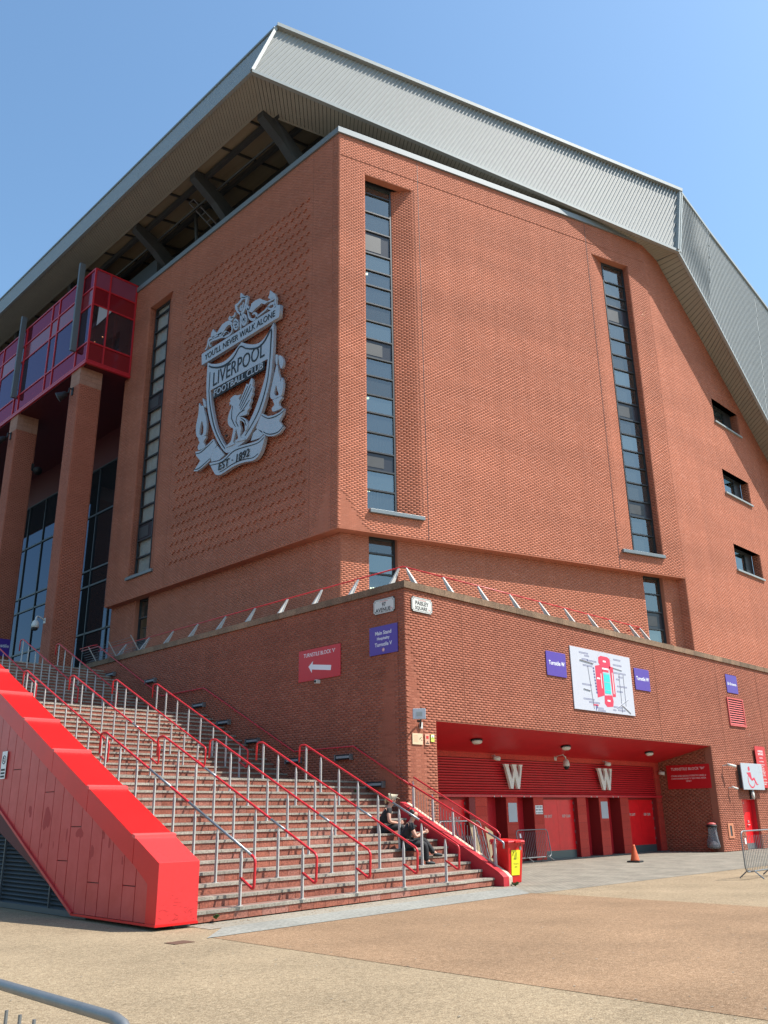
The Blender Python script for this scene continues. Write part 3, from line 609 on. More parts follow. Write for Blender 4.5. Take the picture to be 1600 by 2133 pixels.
for s_ in (-.22, .22): b.bar((2.0, 17.2+s_, 33.2), (6.5, 16.2+s_, 29.6), .06)
for k in range(14): f = k/13; b.bar((2+4.5*f, 16.98-1*f, 33.2-3.6*f), (2+4.5*f, 17.42-1*f, 33.2-3.6*f), .05)
ob('maintenance_ladder', b, 'galv', roof); ob('hanging_strut', MB().tube([(2.9, 18.2, 33.4), (3.3, 18.2, 29.8)], .10, 8), 'steel_dark', roof)
ob('plant_box', MB().box(2.6, 5.2, 21.5, 25.5, 29.5, 32.1), 'steel_dark', stand)
# block behind parapets so that no sky shows through
ob('upper_concourse_wall', MB().box(9, 9.3, 5, FAR, 24, 35.5).box(3, 9, 23.6, 23.9, 24, 31), 'interior_dark', stand)
ob('concourse_floor', MB().box(2.7, 20, 6.2, 23.2, 29.6, 29.8).quad((3, 6, 29.7), (19, 1, 29.7), (19, 6, 29.7), (3, 8, 29.7)), 'interior_dark', stand)
# ---- red glazed oriel on brick columns
OU = -.35; z0, z1_ = 24.9, 30.6; oz = [24.9, 26.0, 28.35, 29.45, 30.6]
orl = ob('oriel', MB().box(OU+.15, 2.15, 22.95, 70, 24.75, 24.9).box(OU+.1, 9, 22.85, 70, 30.6, 30.72), 'red_dark', stand)
def mull(name, b, m='red_paint'): return ob(name, b, m, orl)
for z in oz: mull('transom', MB().box(OU-.05, OU+.06, 22.8, 70, z-.04, z+.04)); mull('transom', MB().box(OU, 2.2, 22.75, 22.86, z-.04, z+.04))
mull('base_rail', MB().box(OU-.06, 2.2, 22.7, 22.86, 24.68, 24.82).box(OU-.08, OU+.04, 22.8, 70, 24.68, 24.80))
vs = [22.8, 24.2]+[v for k in range(6) for v in (27.1+8*k, 28.05+8*k, 31.6+8*k, 32.3+8*k)]
for v in vs: mull('mullion', MB().box(OU-.06, OU+.05, v-.04, v+.04, 24.9, 30.6))
for u in (.55, 2.16): mull('mullion', MB().box(u-.04, u+.04, 22.74, 22.85, 24.9, 30.6))
cl = [v for v in vs]
for i in range(len(vs)-1):
    for j in range(4):
        va, vb = vs[i]+.04, vs[i+1]-.04
        m = 'oriel_glass' if (j != 1 or i > 5) else 'oriel_clear'
        if j == 2 and i < 6: m = 'oriel_panel'
        if i > 14: continue
        ob('pane', MB().box(OU-.005, OU+.01, va, vb, oz[j]+.04, oz[j+1]-.04), m, orl)
ob('pane_backing', MB().box(-15.55, -14.25, .50, .52, 12.95, 28.4), 'pane_backing', stand, loc=CU, rz=R(-90))  # added sheet close behind the glass, brightens the panes like a daylit inner wall
for (ua, ub) in ((OU+.04, .51), (.59, 2.12)):
    for j in range(4): ob('pane', MB().box(ua, ub, 22.8, 22.81, oz[j]+.04, oz[j+1]-.04), ['oriel_panel', 'oriel_clear', 'oriel_panel', 'pink_pane'][j], orl)
b = MB().box(.05, .25, 23.4, 23.6, 24.9, 29.5).box(1.2, 1.35, 23.2, 23.3, 24.9, 30.6); ob('inner_post', b, 'red_paint', orl)
b = MB().box(8.6, 8.8, 22.9, 70, 24.9, 30.6).box(3.3, 3.35, 23.0, 70, 28.3, 28.4); ob('inner_wall', b, 'red_dark', orl)
ob('inner_ceiling', MB().box(OU+.2, 8, 23, 70, 29.3, 29.36), 'red_dark', orl)
b = MB()
for k in range(11): b.box(.9+k*.11, .93+k*.11, 24.2, 24.23, 26.0, 26.9)
b.box(.8, 2.2, 24.18, 24.25, 26.9, 26.96); ob('inner_balustrade', b, 'frame', orl)
b = MB()
for x, z in ((.7, 27.9), (1.25, 27.7), (.8, 27.2), (1.5, 27.15), (1.1, 26.7), (1.7, 26.5), (1.9, 27.6)): b.box(x-.03, x+.03, 24.6, 24.62, z-.02, z+.02)
ob('warm_spotlights', b, 'lamp_dot', orl)
b = MB().prism([(.02, 22.78, 28.32), (.78, 22.78, 28.32), (-.02, 22.78, 27.1)], (0, -.01, 0)); ob('white_dotted_film', b, 'aw_grey', orl)
for k in range(6):
    v = 24.2+7.75*k
    ob('vertical_fin', MB().box(-.72, OU-.06, v-.09, v+.09, 25.9, 31.5), 'fin', stand)
def column(v, first):
    c = ob('column', MB().box(-.32, .92, v+.01, v+1.07, 7.8, 24.9), 'mortar_up', stand)
    f1 = ob('column_face', MB().box(-.33, -.328, v, v+.01, 7.8, 7.81), 'mortar_up', stand)
    for nm, lc_, rz, x0, x1 in (('column_face', (-.33, v, 0), R(-90), -1.08, 0), ('column_face', (-.33, v, 0), 0, 0, 1.25)):
        o = ob(nm, MB().box(x0, x1, 0, .012, 7.8, 23.75), 'mortar_up', stand, loc=lc_, rz=rz); brick_parts(o, brick_cells(x0, x1, 7.8, 23.7, None), 'brick_col', 0, (0, 0, 0))
        for r in range(4):
            for a, b_ in (((x0, (x0+x1)/2), ((x0+x1)/2, x1)) if r % 2 else ((x0, x0+(x1-x0)*.28), (x0+(x1-x0)*.28, x0+(x1-x0)*.75), (x0+(x1-x0)*.75, x1))):
                s_ = ob('stone_block', MB().box(a+.006, b_-.006, -.012, 0, 23.72+.29*r, 23.72+.29*r+.28), 'stone', o, uvpt=(random.random()*9, random.random()*9))
column(23.4, True); column(31.4, False); column(39.4, False)
ob('cap_fill', MB().box(-.32, .92, 23.42, 24.46, 23.7, 24.9), 'mortar_up', stand)
# recessed wall and glass facade behind the columns
ob('recessed_red_wall', MB().box(5.0, 5.3, 23.2, 75, 22.6, 24.8).box(2.85, 5.0, 22.9, 23.2, 7.8, 24.8).box(-.2, 5.2, 22.9, 75, 24.72, 24.76), 'red_dark', stand)
fac = ob('glass_facade', MB().box(5.0, 5.12, 23.2, 75, 22.5, 22.6), 'frame', stand)
hz = [7.9, 11.95, 14.85, 15.85, 19.4, 22.5]
fv = [23.2+k*2.55 for k in range(11)]
for z in hz: ob('transom', MB().box(4.92, 5.05, 23.2, 50, z-.05, z+.05), 'frame', fac)
for v in fv: ob('mullion', MB().box(4.92, 5.05, v-.04, v+.04, 7.8, 22.5), 'frame', fac)
for i in range(len(fv)-1):
    for j in range(len(hz)-1): ob('pane', MB().box(4.99, 5.0, fv[i]+.04, fv[i+1]-.04, hz[j]+.05, hz[j+1]-.05), 'glass_dark', fac)
ob('facade_interior', MB().box(9, 9.2, 23, 75, 7.8, 24).box(5.3, 9, 23, 75, 14.9, 15.8).box(5.3, 9, 23, 75, 19.1, 19.4), 'interior_dark', stand)
ob('upper_terrace', MB().box(-12, 9, 18.4, 80, 7.5, 7.79), 'concrete', None, kind='structure')
# ---- turnstile recess
rc = ob('entrance_recess', MB().hexa([(1.24, 0.012, 4.26), (18.85, 0.012, 4.26), (18.85, 3.3, 3.51), (1.24, 3.3, 3.51)], [(1.24, 0.012, 4.35), (18.85, .012, 4.35), (18.85, 3.3, 4.35), (1.24, 3.3, 4.35)]), 'red_soffit', stand)
rs = ob('recess_side_wall', MB().box(0, 2.6, 0, .25, 0, 4.25), 'mortar', stand, loc=(18.86, 2.6, 0), rz=R(-90)); M['brick_dk'] = M['brick']
brick_parts(rs, brick_cells(.0, 2.6, 0, 4.25, lambda c: c[(c[:, 3] < 3.67+(c[:, 0]+.1)*.227)]), 'brick', 0, (0, 0, 0))
ob('recess_side_wall', MB().box(.95, 1.24, .31, 3.2, 0, 4.2), 'brick', stand, uvpt=(.4, .2))
ob('fascia_board', MB().box(1.24, 18.86, 2.55, 2.7, 3.5, 3.72), 'red_block', stand, uvpt=(.1, .1))
for k in range(14): z = 2.30+k*.086; ob('slat', MB().hexa([(1.24, 2.60, z), (18.4, 2.60, z), (18.4, 2.7, z), (1.24, 2.7, z)], [(1.24, 2.56, z+.055), (18.4, 2.56, z+.055), (18.4, 2.7, z+.075), (1.24, 2.7, z+.075)]), 'red_shutter', rc)
ob('shutter_backing', MB().box(1.24, 18.4, 2.68, 2.72, 2.28, 3.5), 'red_deep', stand)
ob('lintel', MB().box(1.24, 18.86, 2.52, 2.75, 2.2, 2.28), 'red_shutter', stand)
piers = [(5.55, 6.2), (6.02, 6.67), (7.75, 8.40), (9.38, 10.0), (12.25, 12.85), (13.81, 14.46), (15.43, 16.08)]
for a, c in piers[1:]:
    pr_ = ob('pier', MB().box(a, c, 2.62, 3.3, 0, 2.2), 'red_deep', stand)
    for k in range(7): z = .02+k*.312; ob('painted_block', MB().box(a+.004, c-.004, 2.6, 2.62, z, min(z+.304, 2.2)), 'red_block', pr_, uvpt=(random.random()*9, random.random()*9))
for k in range(11): z = .02+k*.33; ob('painted_block', MB().box(18.42, 18.855, 2.55, 2.6, z, min(z+.322, 3.5)), 'red_block', stand, uvpt=(random.random()*9, random.random()*9))
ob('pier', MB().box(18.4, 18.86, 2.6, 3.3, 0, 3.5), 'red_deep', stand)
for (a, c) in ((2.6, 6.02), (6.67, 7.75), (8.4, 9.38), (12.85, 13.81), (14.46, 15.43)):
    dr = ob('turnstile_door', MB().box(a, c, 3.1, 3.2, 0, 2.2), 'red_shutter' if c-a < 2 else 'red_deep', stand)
    for x in (a+.3, a+.7): ob('lamp', MB().box(x-.02, x+.02, 2.54, 2.58, 2.15, 2.19), 'lamp_on', dr) if False else ob('bolt', MB().box(x-.02, x+.02, 2.50, 2.53, 2.20, 2.24), 'offwhite', dr)
def exit_door(a, c, t1, t2):
    d = ob('door', MB().box(a+.04, (a+c)/2-.004, 2.78, 2.84, .3, 2.12).box((a+c)/2+.004, c-.04, 2.78, 2.84, .3, 2.12), 'red_door', stand)
    ob('door_frame', MB().box(a, a+.04, 2.74, 2.9, 0, 2.2).box(c-.04, c, 2.74, 2.9, 0, 2.2).box(a+.04, c-.04, 2.74, 2.9, 2.12, 2.2), 'red_deep', d)
    ob('kick_plate', MB().box(a+.04, c-.04, 2.77, 2.84, .02, .3), 'kick', d)
    for k, z in enumerate((.5, .9, 1.3, 1.7, 1.95)): ob('hinge', MB().box(c-.06, c-.03, 2.755, 2.78, z, z+.09), 'galv', d)
    for x, s_ in (((3*a+c)/4-.1, t1), ((a+3*c)/4, t2)): ob('lettering', text_mesh(s_, .55, .10), 'offwhite', d, loc=(x, 2.772, 1.52))
exit_door(10.0, 12.25, 'FIRE EXIT', 'KEEP CLEAR'); exit_door(16.08, 18.4, 'FIRE EXIT', 'KEEP CLEAR'); exit_door(3.4, 5.7, 'EXIT', 'ONLY')
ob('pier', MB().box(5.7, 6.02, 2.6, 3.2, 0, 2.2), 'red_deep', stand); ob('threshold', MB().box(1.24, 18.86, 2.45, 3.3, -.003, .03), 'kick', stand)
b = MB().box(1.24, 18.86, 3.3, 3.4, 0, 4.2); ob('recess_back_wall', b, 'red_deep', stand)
# small accessible door beside it
d9 = ob('door', MB().box(21.22, 22.67, .28, .33, .25, 2.06), 'red_door', stand); ob('kick_plate', MB().box(21.22, 22.67, .27, .32, .02, .25), 'galv', d9)
ob('door_frame', MB().box(21.17, 21.22, .1, .4, 0, 2.1).box(22.67, 22.72, .1, .4, 0, 2.1).box(21.22, 22.67, .1, .4, 2.06, 2.1), 'red_paint', d9)
ob('handle', MB().box(22.0, 22.2, .22, .28, 1.0, 1.03).box(22.08, 22.12, .22, .28, 1.1, 1.2), 'offwhite', d9); ob('number_plate', text_mesh('9W', .12, .08), 'offwhite', d9, loc=(21.9, .275, 1.92))
CREST = {'banner':[(-15.008,22.883),(-8.922,22.843),(-8.947,22.236),(-14.947,22.253)],'outer':[(-14.5,22.235),(-14.131,22.013),(-13.542,21.798),(-12.976,21.728),(-12.437,21.871),(-12.063,22.052),(-11.766,22.185),(-11.371,21.942),(-10.909,21.707),(-10.463,21.584),(-10.069,21.642),(-9.688,21.877),(-9.383,22.157),(-9.361,21.194),(-9.392,20.33),(-9.483,19.455),(-9.744,18.7),(-10.123,17.942),(-10.623,17.457),(-11.066,17.111),(-11.709,16.965),(-12.371,16.89),(-12.766,17.108),(-13.366,17.833),(-13.876,18.695),(-14.217,19.519),(-14.409,20.359),(-14.501,21.176)],'inner':[(-14.104,20.609),(-9.728,20.505),(-9.835,19.831),(-10.02,19.325),(-10.274,18.799),(-10.579,18.29),(-10.954,17.851),(-11.377,17.448),(-11.877,17.256),(-12.544,17.182),(-13.011,17.767),(-13.463,18.506),(-13.766,19.26),(-13.979,19.946)],'groove_o':[(-14.352,21.99),(-14.114,21.826),(-13.524,21.582),(-12.957,21.487),(-12.342,21.626),(-11.867,21.996),(-11.432,21.723),(-10.896,21.479),(-10.378,21.364),(-9.955,21.519),(-9.547,21.891),(-9.532,21.266),(-9.564,20.449),(-9.662,19.572),(-9.903,18.805),(-10.273,18.135),(-10.742,17.661),(-11.179,17.313)],'bird':[(-12.416,19.491),(-12.343,19.544),(-12.178,19.583),(-12.004,19.578),(-11.871,19.509),(-11.696,19.465),(-11.561,19.454),(-11.652,19.375),(-11.722,19.302),(-11.624,19.169),(-11.487,19.339),(-11.332,19.575),(-11.164,19.831),(-11.039,19.71),(-10.944,19.821),(-10.807,19.974),(-10.707,19.755),(-10.737,19.523),(-10.647,19.465),(-10.736,19.256),(-10.673,19.161),(-10.82,18.974),(-10.77,18.859),(-10.918,18.672),(-10.866,18.534),(-11.062,18.436),(-11.033,18.316),(-11.251,18.31),(-11.511,18.367),(-11.645,18.384),(-11.417,18.286),(-11.165,18.113),(-10.985,17.885),(-10.97,17.644),(-11.105,17.5),(-11.174,17.689),(-11.185,17.858),(-11.358,18.06),(-11.571,18.167),(-11.542,17.955),(-11.446,17.732),(-11.509,17.468),(-11.424,17.289),(-11.231,17.226),(-11.122,17.097),(-11.429,17.149),(-11.816,17.226),(-11.821,17.309),(-11.646,17.333),(-11.715,17.584),(-11.831,17.861),(-11.87,17.682),(-11.963,17.426),(-12.01,17.261),(-11.899,17.159),(-12.167,17.158),(-12.545,17.192),(-12.512,17.259),(-12.291,17.317),(-12.162,17.395),(-12.111,17.618),(-12.036,17.92),(-12.233,18.054),(-12.43,18.256),(-12.507,18.477),(-12.479,18.713),(-12.359,18.941),(-12.248,19.084),(-12.321,19.238),(-12.455,19.197),(-12.403,19.317),(-12.497,19.351),(-12.346,19.381)],'flameR':[(-9.461,18.549),(-9.454,18.828),(-9.362,19.077),(-9.268,19.42),(-9.171,19.715),(-9.08,19.989),(-8.982,19.759),(-8.945,19.531),(-8.846,19.257),(-8.769,19.016),(-8.689,19.196),(-8.583,18.875),(-8.611,18.561),(-8.696,18.338),(-8.977,18.358),(-9.283,18.381)],'flameRh':[(-9.19,18.59),(-9.164,18.767),(-9.071,18.967),(-8.978,18.698),(-8.882,18.476),(-9.015,18.455)],'tipR':[(-9.168,20.433),(-9.051,20.423),(-9.018,20.131),(-9.077,19.916),(-9.16,20.093)],'tipR2':[(-8.958,20.323),(-8.785,20.267),(-8.625,19.973),(-8.643,19.743),(-8.76,19.638),(-8.87,19.833),(-8.927,20.071)],'bowlR':[(-9.281,18.352),(-8.976,18.325),(-8.694,18.305),(-8.67,18.204),(-8.801,18.132),(-8.858,18.074),(-8.813,17.934),(-8.666,17.762),(-8.952,17.754),(-9.257,17.801),(-9.333,17.981),(-9.167,18.06),(-9.199,18.183)],'flameL':[(-15.147,18.756),(-15.174,19.184),(-15.076,19.537),(-15.026,19.881),(-15.033,20.284),(-14.86,20.056),(-14.648,20.006),(-14.565,19.744),(-14.345,19.233),(-14.264,18.801),(-14.307,18.398),(-14.616,18.399),(-14.949,18.437)],'flameLh':[(-14.843,18.615),(-14.819,18.962),(-14.696,19.227),(-14.539,18.868),(-14.534,18.563),(-14.665,18.48)],'tipL':[(-14.746,20.43),(-14.526,20.205),(-14.433,19.914),(-14.526,19.859),(-14.668,20.132)],'bowlL':[(-14.929,18.4),(-14.326,18.344),(-14.292,18.233),(-14.427,18.127),(-14.451,18.034),(-14.257,17.773),(-14.554,17.758),(-14.843,17.784),(-14.924,18.025),(-14.774,18.163)],'scroll':[(-13.826,16.817),(-13.43,16.76),(-12.961,16.69),(-12.512,16.767),(-12.002,16.94),(-11.414,16.919),(-10.692,16.818),(-10.129,16.776),(-9.778,16.899),(-9.75,16.744),(-9.912,16.305),(-10.157,16.019),(-10.499,15.942),(-10.962,16.027),(-11.504,16.098),(-12.088,16.087),(-12.603,16.014),(-12.981,16.006),(-13.256,16.086),(-13.469,16.315),(-13.691,16.621)],'foldR':[(-10.336,17.361),(-10.012,17.16),(-9.898,16.962),(-10.135,16.879),(-10.77,16.946),(-10.612,17.267)],'tailR':[(-10.057,18.012),(-9.627,17.723),(-9.215,17.626),(-8.813,17.623),(-8.519,17.701),(-8.608,17.46),(-8.83,17.219),(-8.505,16.838),(-8.774,16.659),(-9.171,16.655),(-9.581,16.78),(-9.899,16.985),(-10.226,17.278),(-10.432,17.44),(-10.252,17.752)],'foldL':[(-13.324,17.526),(-13.64,17.382),(-13.816,17.144),(-13.737,16.877),(-13.122,16.777),(-12.711,16.9)],'tailL':[(-15.133,17.8),(-14.713,17.719),(-14.237,17.817),(-13.678,17.993),(-13.382,17.569),(-13.712,17.307),(-13.879,16.969),(-14.462,16.802),(-14.862,16.749),(-15.183,16.843),(-14.663,17.207),(-15.044,17.572)],'shieldtop':[(-12.453,24.476),(-12.216,24.474),(-12.039,24.531),(-11.93,24.652),(-11.705,24.546),(-11.416,24.473),(-11.472,24.144),(-11.556,23.892),(-11.698,23.719),(-11.941,23.655),(-12.235,23.963),(-12.404,24.227)],'shieldtoph':[(-12.26,24.322),(-12.067,24.367),(-11.841,24.476),(-11.605,24.418),(-11.649,24.146),(-11.764,23.908),(-11.967,23.815),(-12.186,24.047)],'ovalL':[(-12.334,23.688),(-12.148,23.499),(-12.069,23.253),(-12.118,23.064),(-12.287,23.033),(-12.457,23.212),(-12.538,23.46),(-12.489,23.651)],'ovalLh':[(-12.326,23.578),(-12.215,23.449),(-12.173,23.299),(-12.195,23.166),(-12.295,23.141),(-12.397,23.255),(-12.44,23.417),(-12.418,23.539)],'ovalR':[(-11.695,23.665),(-11.507,23.491),(-11.414,23.224),(-11.455,23.034),(-11.65,22.979),(-11.816,23.167),(-11.886,23.408),(-11.846,23.628)],'ovalRh':[(-11.687,23.556),(-11.58,23.44),(-11.524,23.273),(-11.547,23.153),(-11.658,23.108),(-11.75,23.227),(-11.783,23.373),(-11.769,23.514)],'leafL':[(-13.891,23.514),(-13.661,23.711),(-13.427,23.852),(-13.144,23.862),(-12.9,23.834),(-12.647,23.652),(-12.593,23.458),(-12.881,23.584),(-13.117,23.528),(-13.269,23.406),(-13.541,23.256),(-13.715,23.384)],'leafR':[(-11.179,23.719),(-11.116,23.926),(-10.817,23.96),(-10.479,23.901),(-10.059,23.59),(-9.834,23.434),(-10.124,23.43),(-10.352,23.597),(-10.496,23.535),(-10.755,23.524),(-11.048,23.424),(-11.308,23.594)],'finL':[(-14.374,23.613),(-14.332,23.796),(-14.176,23.925),(-14.032,23.71),(-13.839,23.583),(-13.929,23.476),(-14.175,23.446)],'finR':[(-9.858,23.625),(-9.778,23.767),(-9.73,23.976),(-9.6,23.811),(-9.378,23.644),(-9.299,23.464),(-9.619,23.451)],'finM':[(-12.049,24.681),(-12.026,24.912),(-11.93,24.877),(-11.732,24.601),(-11.457,24.525),(-11.437,24.446),(-11.726,24.502)],'crown1':[(-12.948,23.936),(-12.837,24.058),(-12.665,23.89),(-12.505,23.871),(-12.611,23.705),(-12.815,23.769)],'crown2':[(-11.575,23.953),(-11.466,24.051),(-11.34,23.872),(-11.182,23.773),(-11.29,23.665),(-11.502,23.772)]}
STROKES = {'s1':[(-14.794,23.044),(-14.65,23.131),(-14.568,23.341),(-14.5,23.519),(-14.008,23.429),(-13.431,23.407)],'s2':[(-14.347,23.032),(-14.452,23.265),(-14.248,23.325),(-13.869,23.262),(-13.413,23.185),(-12.998,23.023),(-12.681,23.045),(-12.577,23.238),(-12.675,23.494)],'s3':[(-13.3,23.286),(-13.23,23.122),(-13.0,23.05),(-12.971,23.197),(-13.142,23.324),(-13.278,23.319)],'s4':[(-12.745,23.899),(-12.466,23.88),(-12.398,24.037)],'s5':[(-11.414,23.826),(-11.358,23.538),(-11.224,23.217),(-10.948,23.001),(-10.704,23.01),(-10.737,23.216),(-10.915,23.327),(-11.003,23.284)],'s6':[(-11.182,23.773),(-11.364,23.646)],'s7':[(-10.761,22.984),(-10.396,23.051),(-10.034,23.091),(-9.752,23.217),(-9.428,23.169),(-9.384,22.971),(-9.596,22.942),(-9.832,23.101),(-9.854,23.254)],'s8':[(-9.834,23.434),(-9.582,23.418),(-9.317,23.396),(-9.335,23.151),(-9.242,22.956),(-9.084,22.868)],'s9':[(-12.159,23.424),(-12.396,23.238)],'s10':[(-12.444,23.578),(-12.154,23.132)],'s11':[(-11.687,23.556),(-11.658,23.108)],'s12':[(-11.791,23.377),(-11.51,23.293)],'s13':[(-11.951,23.808),(-11.882,22.778)],'s14':[(-11.901,24.21),(-12.01,24.1),(-11.882,23.935),(-11.817,24.118),(-11.751,24.3)]}
# ================================================================ THE STAIRS
stairs = thing('staircase', 'broad three-flight outdoor staircase of red brick risers with pale stone nosings', 'staircase')
RI = .1733
FL = [(-3.15, 1), (5.0, 16), (13.25, 31)]
def vk(k, u):
    f = (k-1)//15; v0 = FL[f][0]; return v0+.365*((k-1) % 15)+max(0, .1*(1-(k-1)/30))*(u+.35)
def zk(k): return .02+RI*k
UL = -9.56
def skb(mb, k, ua, ub, za, zb, dy0, dy1):
    p = [(ua, vk(k, ua)+dy0), (ub, vk(k, ub)+dy0), (ub, vk(k, ub)+dy1), (ua, vk(k, ua)+dy1)]
    mb.hexa([(x, y, za) for x, y in p], [(x, y, zb) for x, y in p]); return mb
body = MB()
for k in range(1, 46):
    nx = 46 if k == 45 else k+1; b = MB(); us = [UL, -4.8, 0 if vk(k, 0) > 0 else -.34]
    if k % 15 == 0: far = [FL[k//15][0]+.1 if k < 45 else 19.4]*3
    else: far = [vk(k+1, u)+.02 for u in us]
    b.hexa([(us[0], vk(k, us[0])+.02, zk(k)-RI), (us[2], vk(k, us[2])+.02, zk(k)-RI), (us[2], far[2], zk(k)-RI), (us[0], far[0], zk(k)-RI)],
           [(us[0], vk(k, us[0])+.02, zk(k)-.004), (us[2], vk(k, us[2])+.02, zk(k)-.004), (us[2], far[2], zk(k)-.004), (us[0], far[0], zk(k)-.004)])
    ob('landing' if k % 15 == 0 else 'tread', b, 'tread', stairs)
nr = MB(); rr = MB(); nj = 0; uvs = []
def multi(name, items, m, parent):
    """many pieces in one mesh, each with its own UV point"""
    v = []; f = []; uv = []
    for mb in items:
        n = len(v); v += mb.v; f += [tuple(q+n for q in ff) for ff in mb.f]; p = (random.random()*9, random.random()*9)
        for ff in mb.f: uv += [p]*len(ff)
    me = bpy.data.meshes.new(name); me.from_pydata([tuple(q) for q in v], [], f); l = me.uv_layers.new(name='UVMap'); l.data.foreach_set('uv', [c for p in uv for c in p]); me.update()
    return ob(name, me, m, parent, kind='stuff')
nrest, rrest = [], []; nn = rn = 0
for k in range(1, 46):
    ue = 0 if vk(k, 0) > 0 else -.34
    u = UL+random.uniform(-.5, 0); hn = .052
    while u < ue-.02:
        w_ = random.choice((.62, .62, .62, .62, .31)); a, c = max(u, UL), min(u+w_, ue); u += w_
        if c-a < .04: continue
        zr = zk(k)-hn; dz = random.uniform(-.003, .003); dy = random.uniform(-.004, .004)
        b = skb(MB(), k, a+.003, c-.003, zr+.002, zk(k)+dz, -.018+dy, .13)
        if nn < 300: ob('nosing_slab', b, 'nosing', stairs, uvpt=(random.random()*9, random.random()*9)); nn += 1
        else: nrest.append(b)
    u = UL+random.uniform(-.3, 0)
    while u < ue-.02:
        w_ = random.choice((.33, .33, .33, .33, .66)); a, c = max(u, UL), min(u+w_, ue); u += w_
        if c-a < .03: continue
        dy = random.uniform(0, .006); b = skb(MB(), k, a+.004, c-.004, zk(k)-RI, zk(k)-hn-.003, dy, .05)
        if rn < 300: ob('riser_block', b, 'riser', stairs, uvpt=(random.random()*9, random.random()*9)); rn += 1
        else: rrest.append(b)
multi('nosing_slabs', nrest, 'nosing', stairs); multi('riser_blocks', rrest, 'riser', stairs)
# ---- handrails on the stairs
def uarc(p, q, r_, n=5):
    """rounded corner between three points"""
    a, b_, c = map(Vector, (p, q, r_)); d1 = (a-b_).normalized(); d2 = (c-b_).normalized(); rad = .09
    s_, e_ = b_+d1*rad, b_+d2*rad; return [tuple((1-t)**2*s_+2*t*(1-t)*b_+t*t*e_) for t in [i/n for i in range(n+1)]]
WHERE = ['nearest the red parapet', 'second from the red parapet', 'middle of the five across', 'second from the brick wall', 'nearest the brick podium wall']
FN = ['lowest', 'middle', 'top']
worn = {0: [(.35, .5), (.62, .98)], 1: [(.32, .4), (.75, .83)], 2: [(.72, .78)], 3: [(.66, .75)], 4: [(.62, .78)]}
for fi in range(3):
    for ri, u in enumerate([-8.35, -6.79, -5.23, -3.67, -2.11]):
        ks = [fi*15+j for j in range(1, 16, 2)]
        P = [(u, vk(k, u)+(.16 if k % 15 != 0 else .05), zk(k)) for k in ks]
        root = thing('handrail', 'red tubular handrail on grey posts, %s flight of the stairs, %s' % (FN[fi], WHERE[ri]), 'handrail', (u, P[0][1], P[0][2]), 0, 'handrails up the stairs')
        L0 = Vector(P[0]); loc = lambda p: tuple(Vector(p)-L0)
        H = .95
        for (x, y, z) in P:
            b = MB(); x0, y0, z0 = loc((x, y, z)); b.hexa([(-.012, y0-.032, z0), (.012, y0-.032, z0), (.012, y0+.032, z0), (-.012, y0+.032, z0)], [(-.012, y0-.032, z0+H-.17), (.012, y0-.032, z0+H-.17), (.012, y0+.032, z0+H-.17), (-.012, y0+.032, z0+H-.17)])
            b.hexa([(-.012, y0-.032, z0+H-.17), (.012, y0-.032, z0+H-.17), (.012, y0+.032, z0+H-.17), (-.012, y0+.032, z0+H-.17)], [(-.008, y0-.008, z0+H-.02), (.008, y0-.008, z0+H-.02), (.008, y0+.012, z0+H-.02), (-.008, y0+.012, z0+H-.02)])
            b.box(-.04, .04, y0-.05, y0+.05, z0, z0+.008); ob('post', b, 'post', root)
        a, c = Vector(P[0]), Vector(P[-1]); sl = (c.z-a.z)/(c.y-a.y)
        lo = Vector((u, a.y-.42, a.z+H-.42*sl+.03)); lo2 = lo-Vector((0, -.02, .52)); lo3 = Vector((u, a.y, a.z+.46)); hi = Vector((u, c.y+.06, c.z+H)); hi1 = hi+Vector((0, .24, -.01)); hi2 = hi1-Vector((0, .0, .45))
        path = [lo3]+uarc(lo3, lo2, lo)+uarc(lo2, lo, hi)+uarc(lo, hi, hi1)+uarc(hi, hi1, hi2)+[hi2]
        ob('rail', MB().tube([loc(p) for p in path], .025, 10), 'rail', root, smooth=True)
        if fi == 0 or (fi == 1 and ri == 2):
            for f0, f1 in worn[ri]:
                A0 = hi.lerp(lo, f0); A1 = hi.lerp(lo, f1); ob('worn_section', MB().tube([loc(A0+Vector((0, 0, .0006))), loc(A1+Vector((0, 0, .0006)))], .0258, 10), 'rail_worn', root, smooth=True)
# rail fixed to the podium wall
wr = thing('wall_handrail', 'long red handrail fixed along the shaded podium wall beside the stairs', 'handrail', (0, 0, 0))
pth = [(-.09, -.2, 2.42), (-.09, 2.16, 3.62), (-.09, 4.94, 3.62), (-.09, 10.3, 6.2), (-.09, 13.25, 6.2), (-.09, 18.9, 8.95), (-.09, 20.5, 8.95)]
ob('rail', MB().tube(pth, .024, 10), 'rail', wr, smooth=True)
b = MB()
for p, q in zip(pth[:-1], pth[1:]):
    n = max(1, int((q[1]-p[1])/1.3))
    for i in range(n): f = (i+.5)/n; y = p[1]+(q[1]-p[1])*f; z = p[2]+(q[2]-p[2])*f; b2 = MB().tube([(-.09, y, z-.02), (-.09, y, z-.07), (-.01, y, z-.09)], .009, 6); ob('bracket', b2, 'rail', wr)
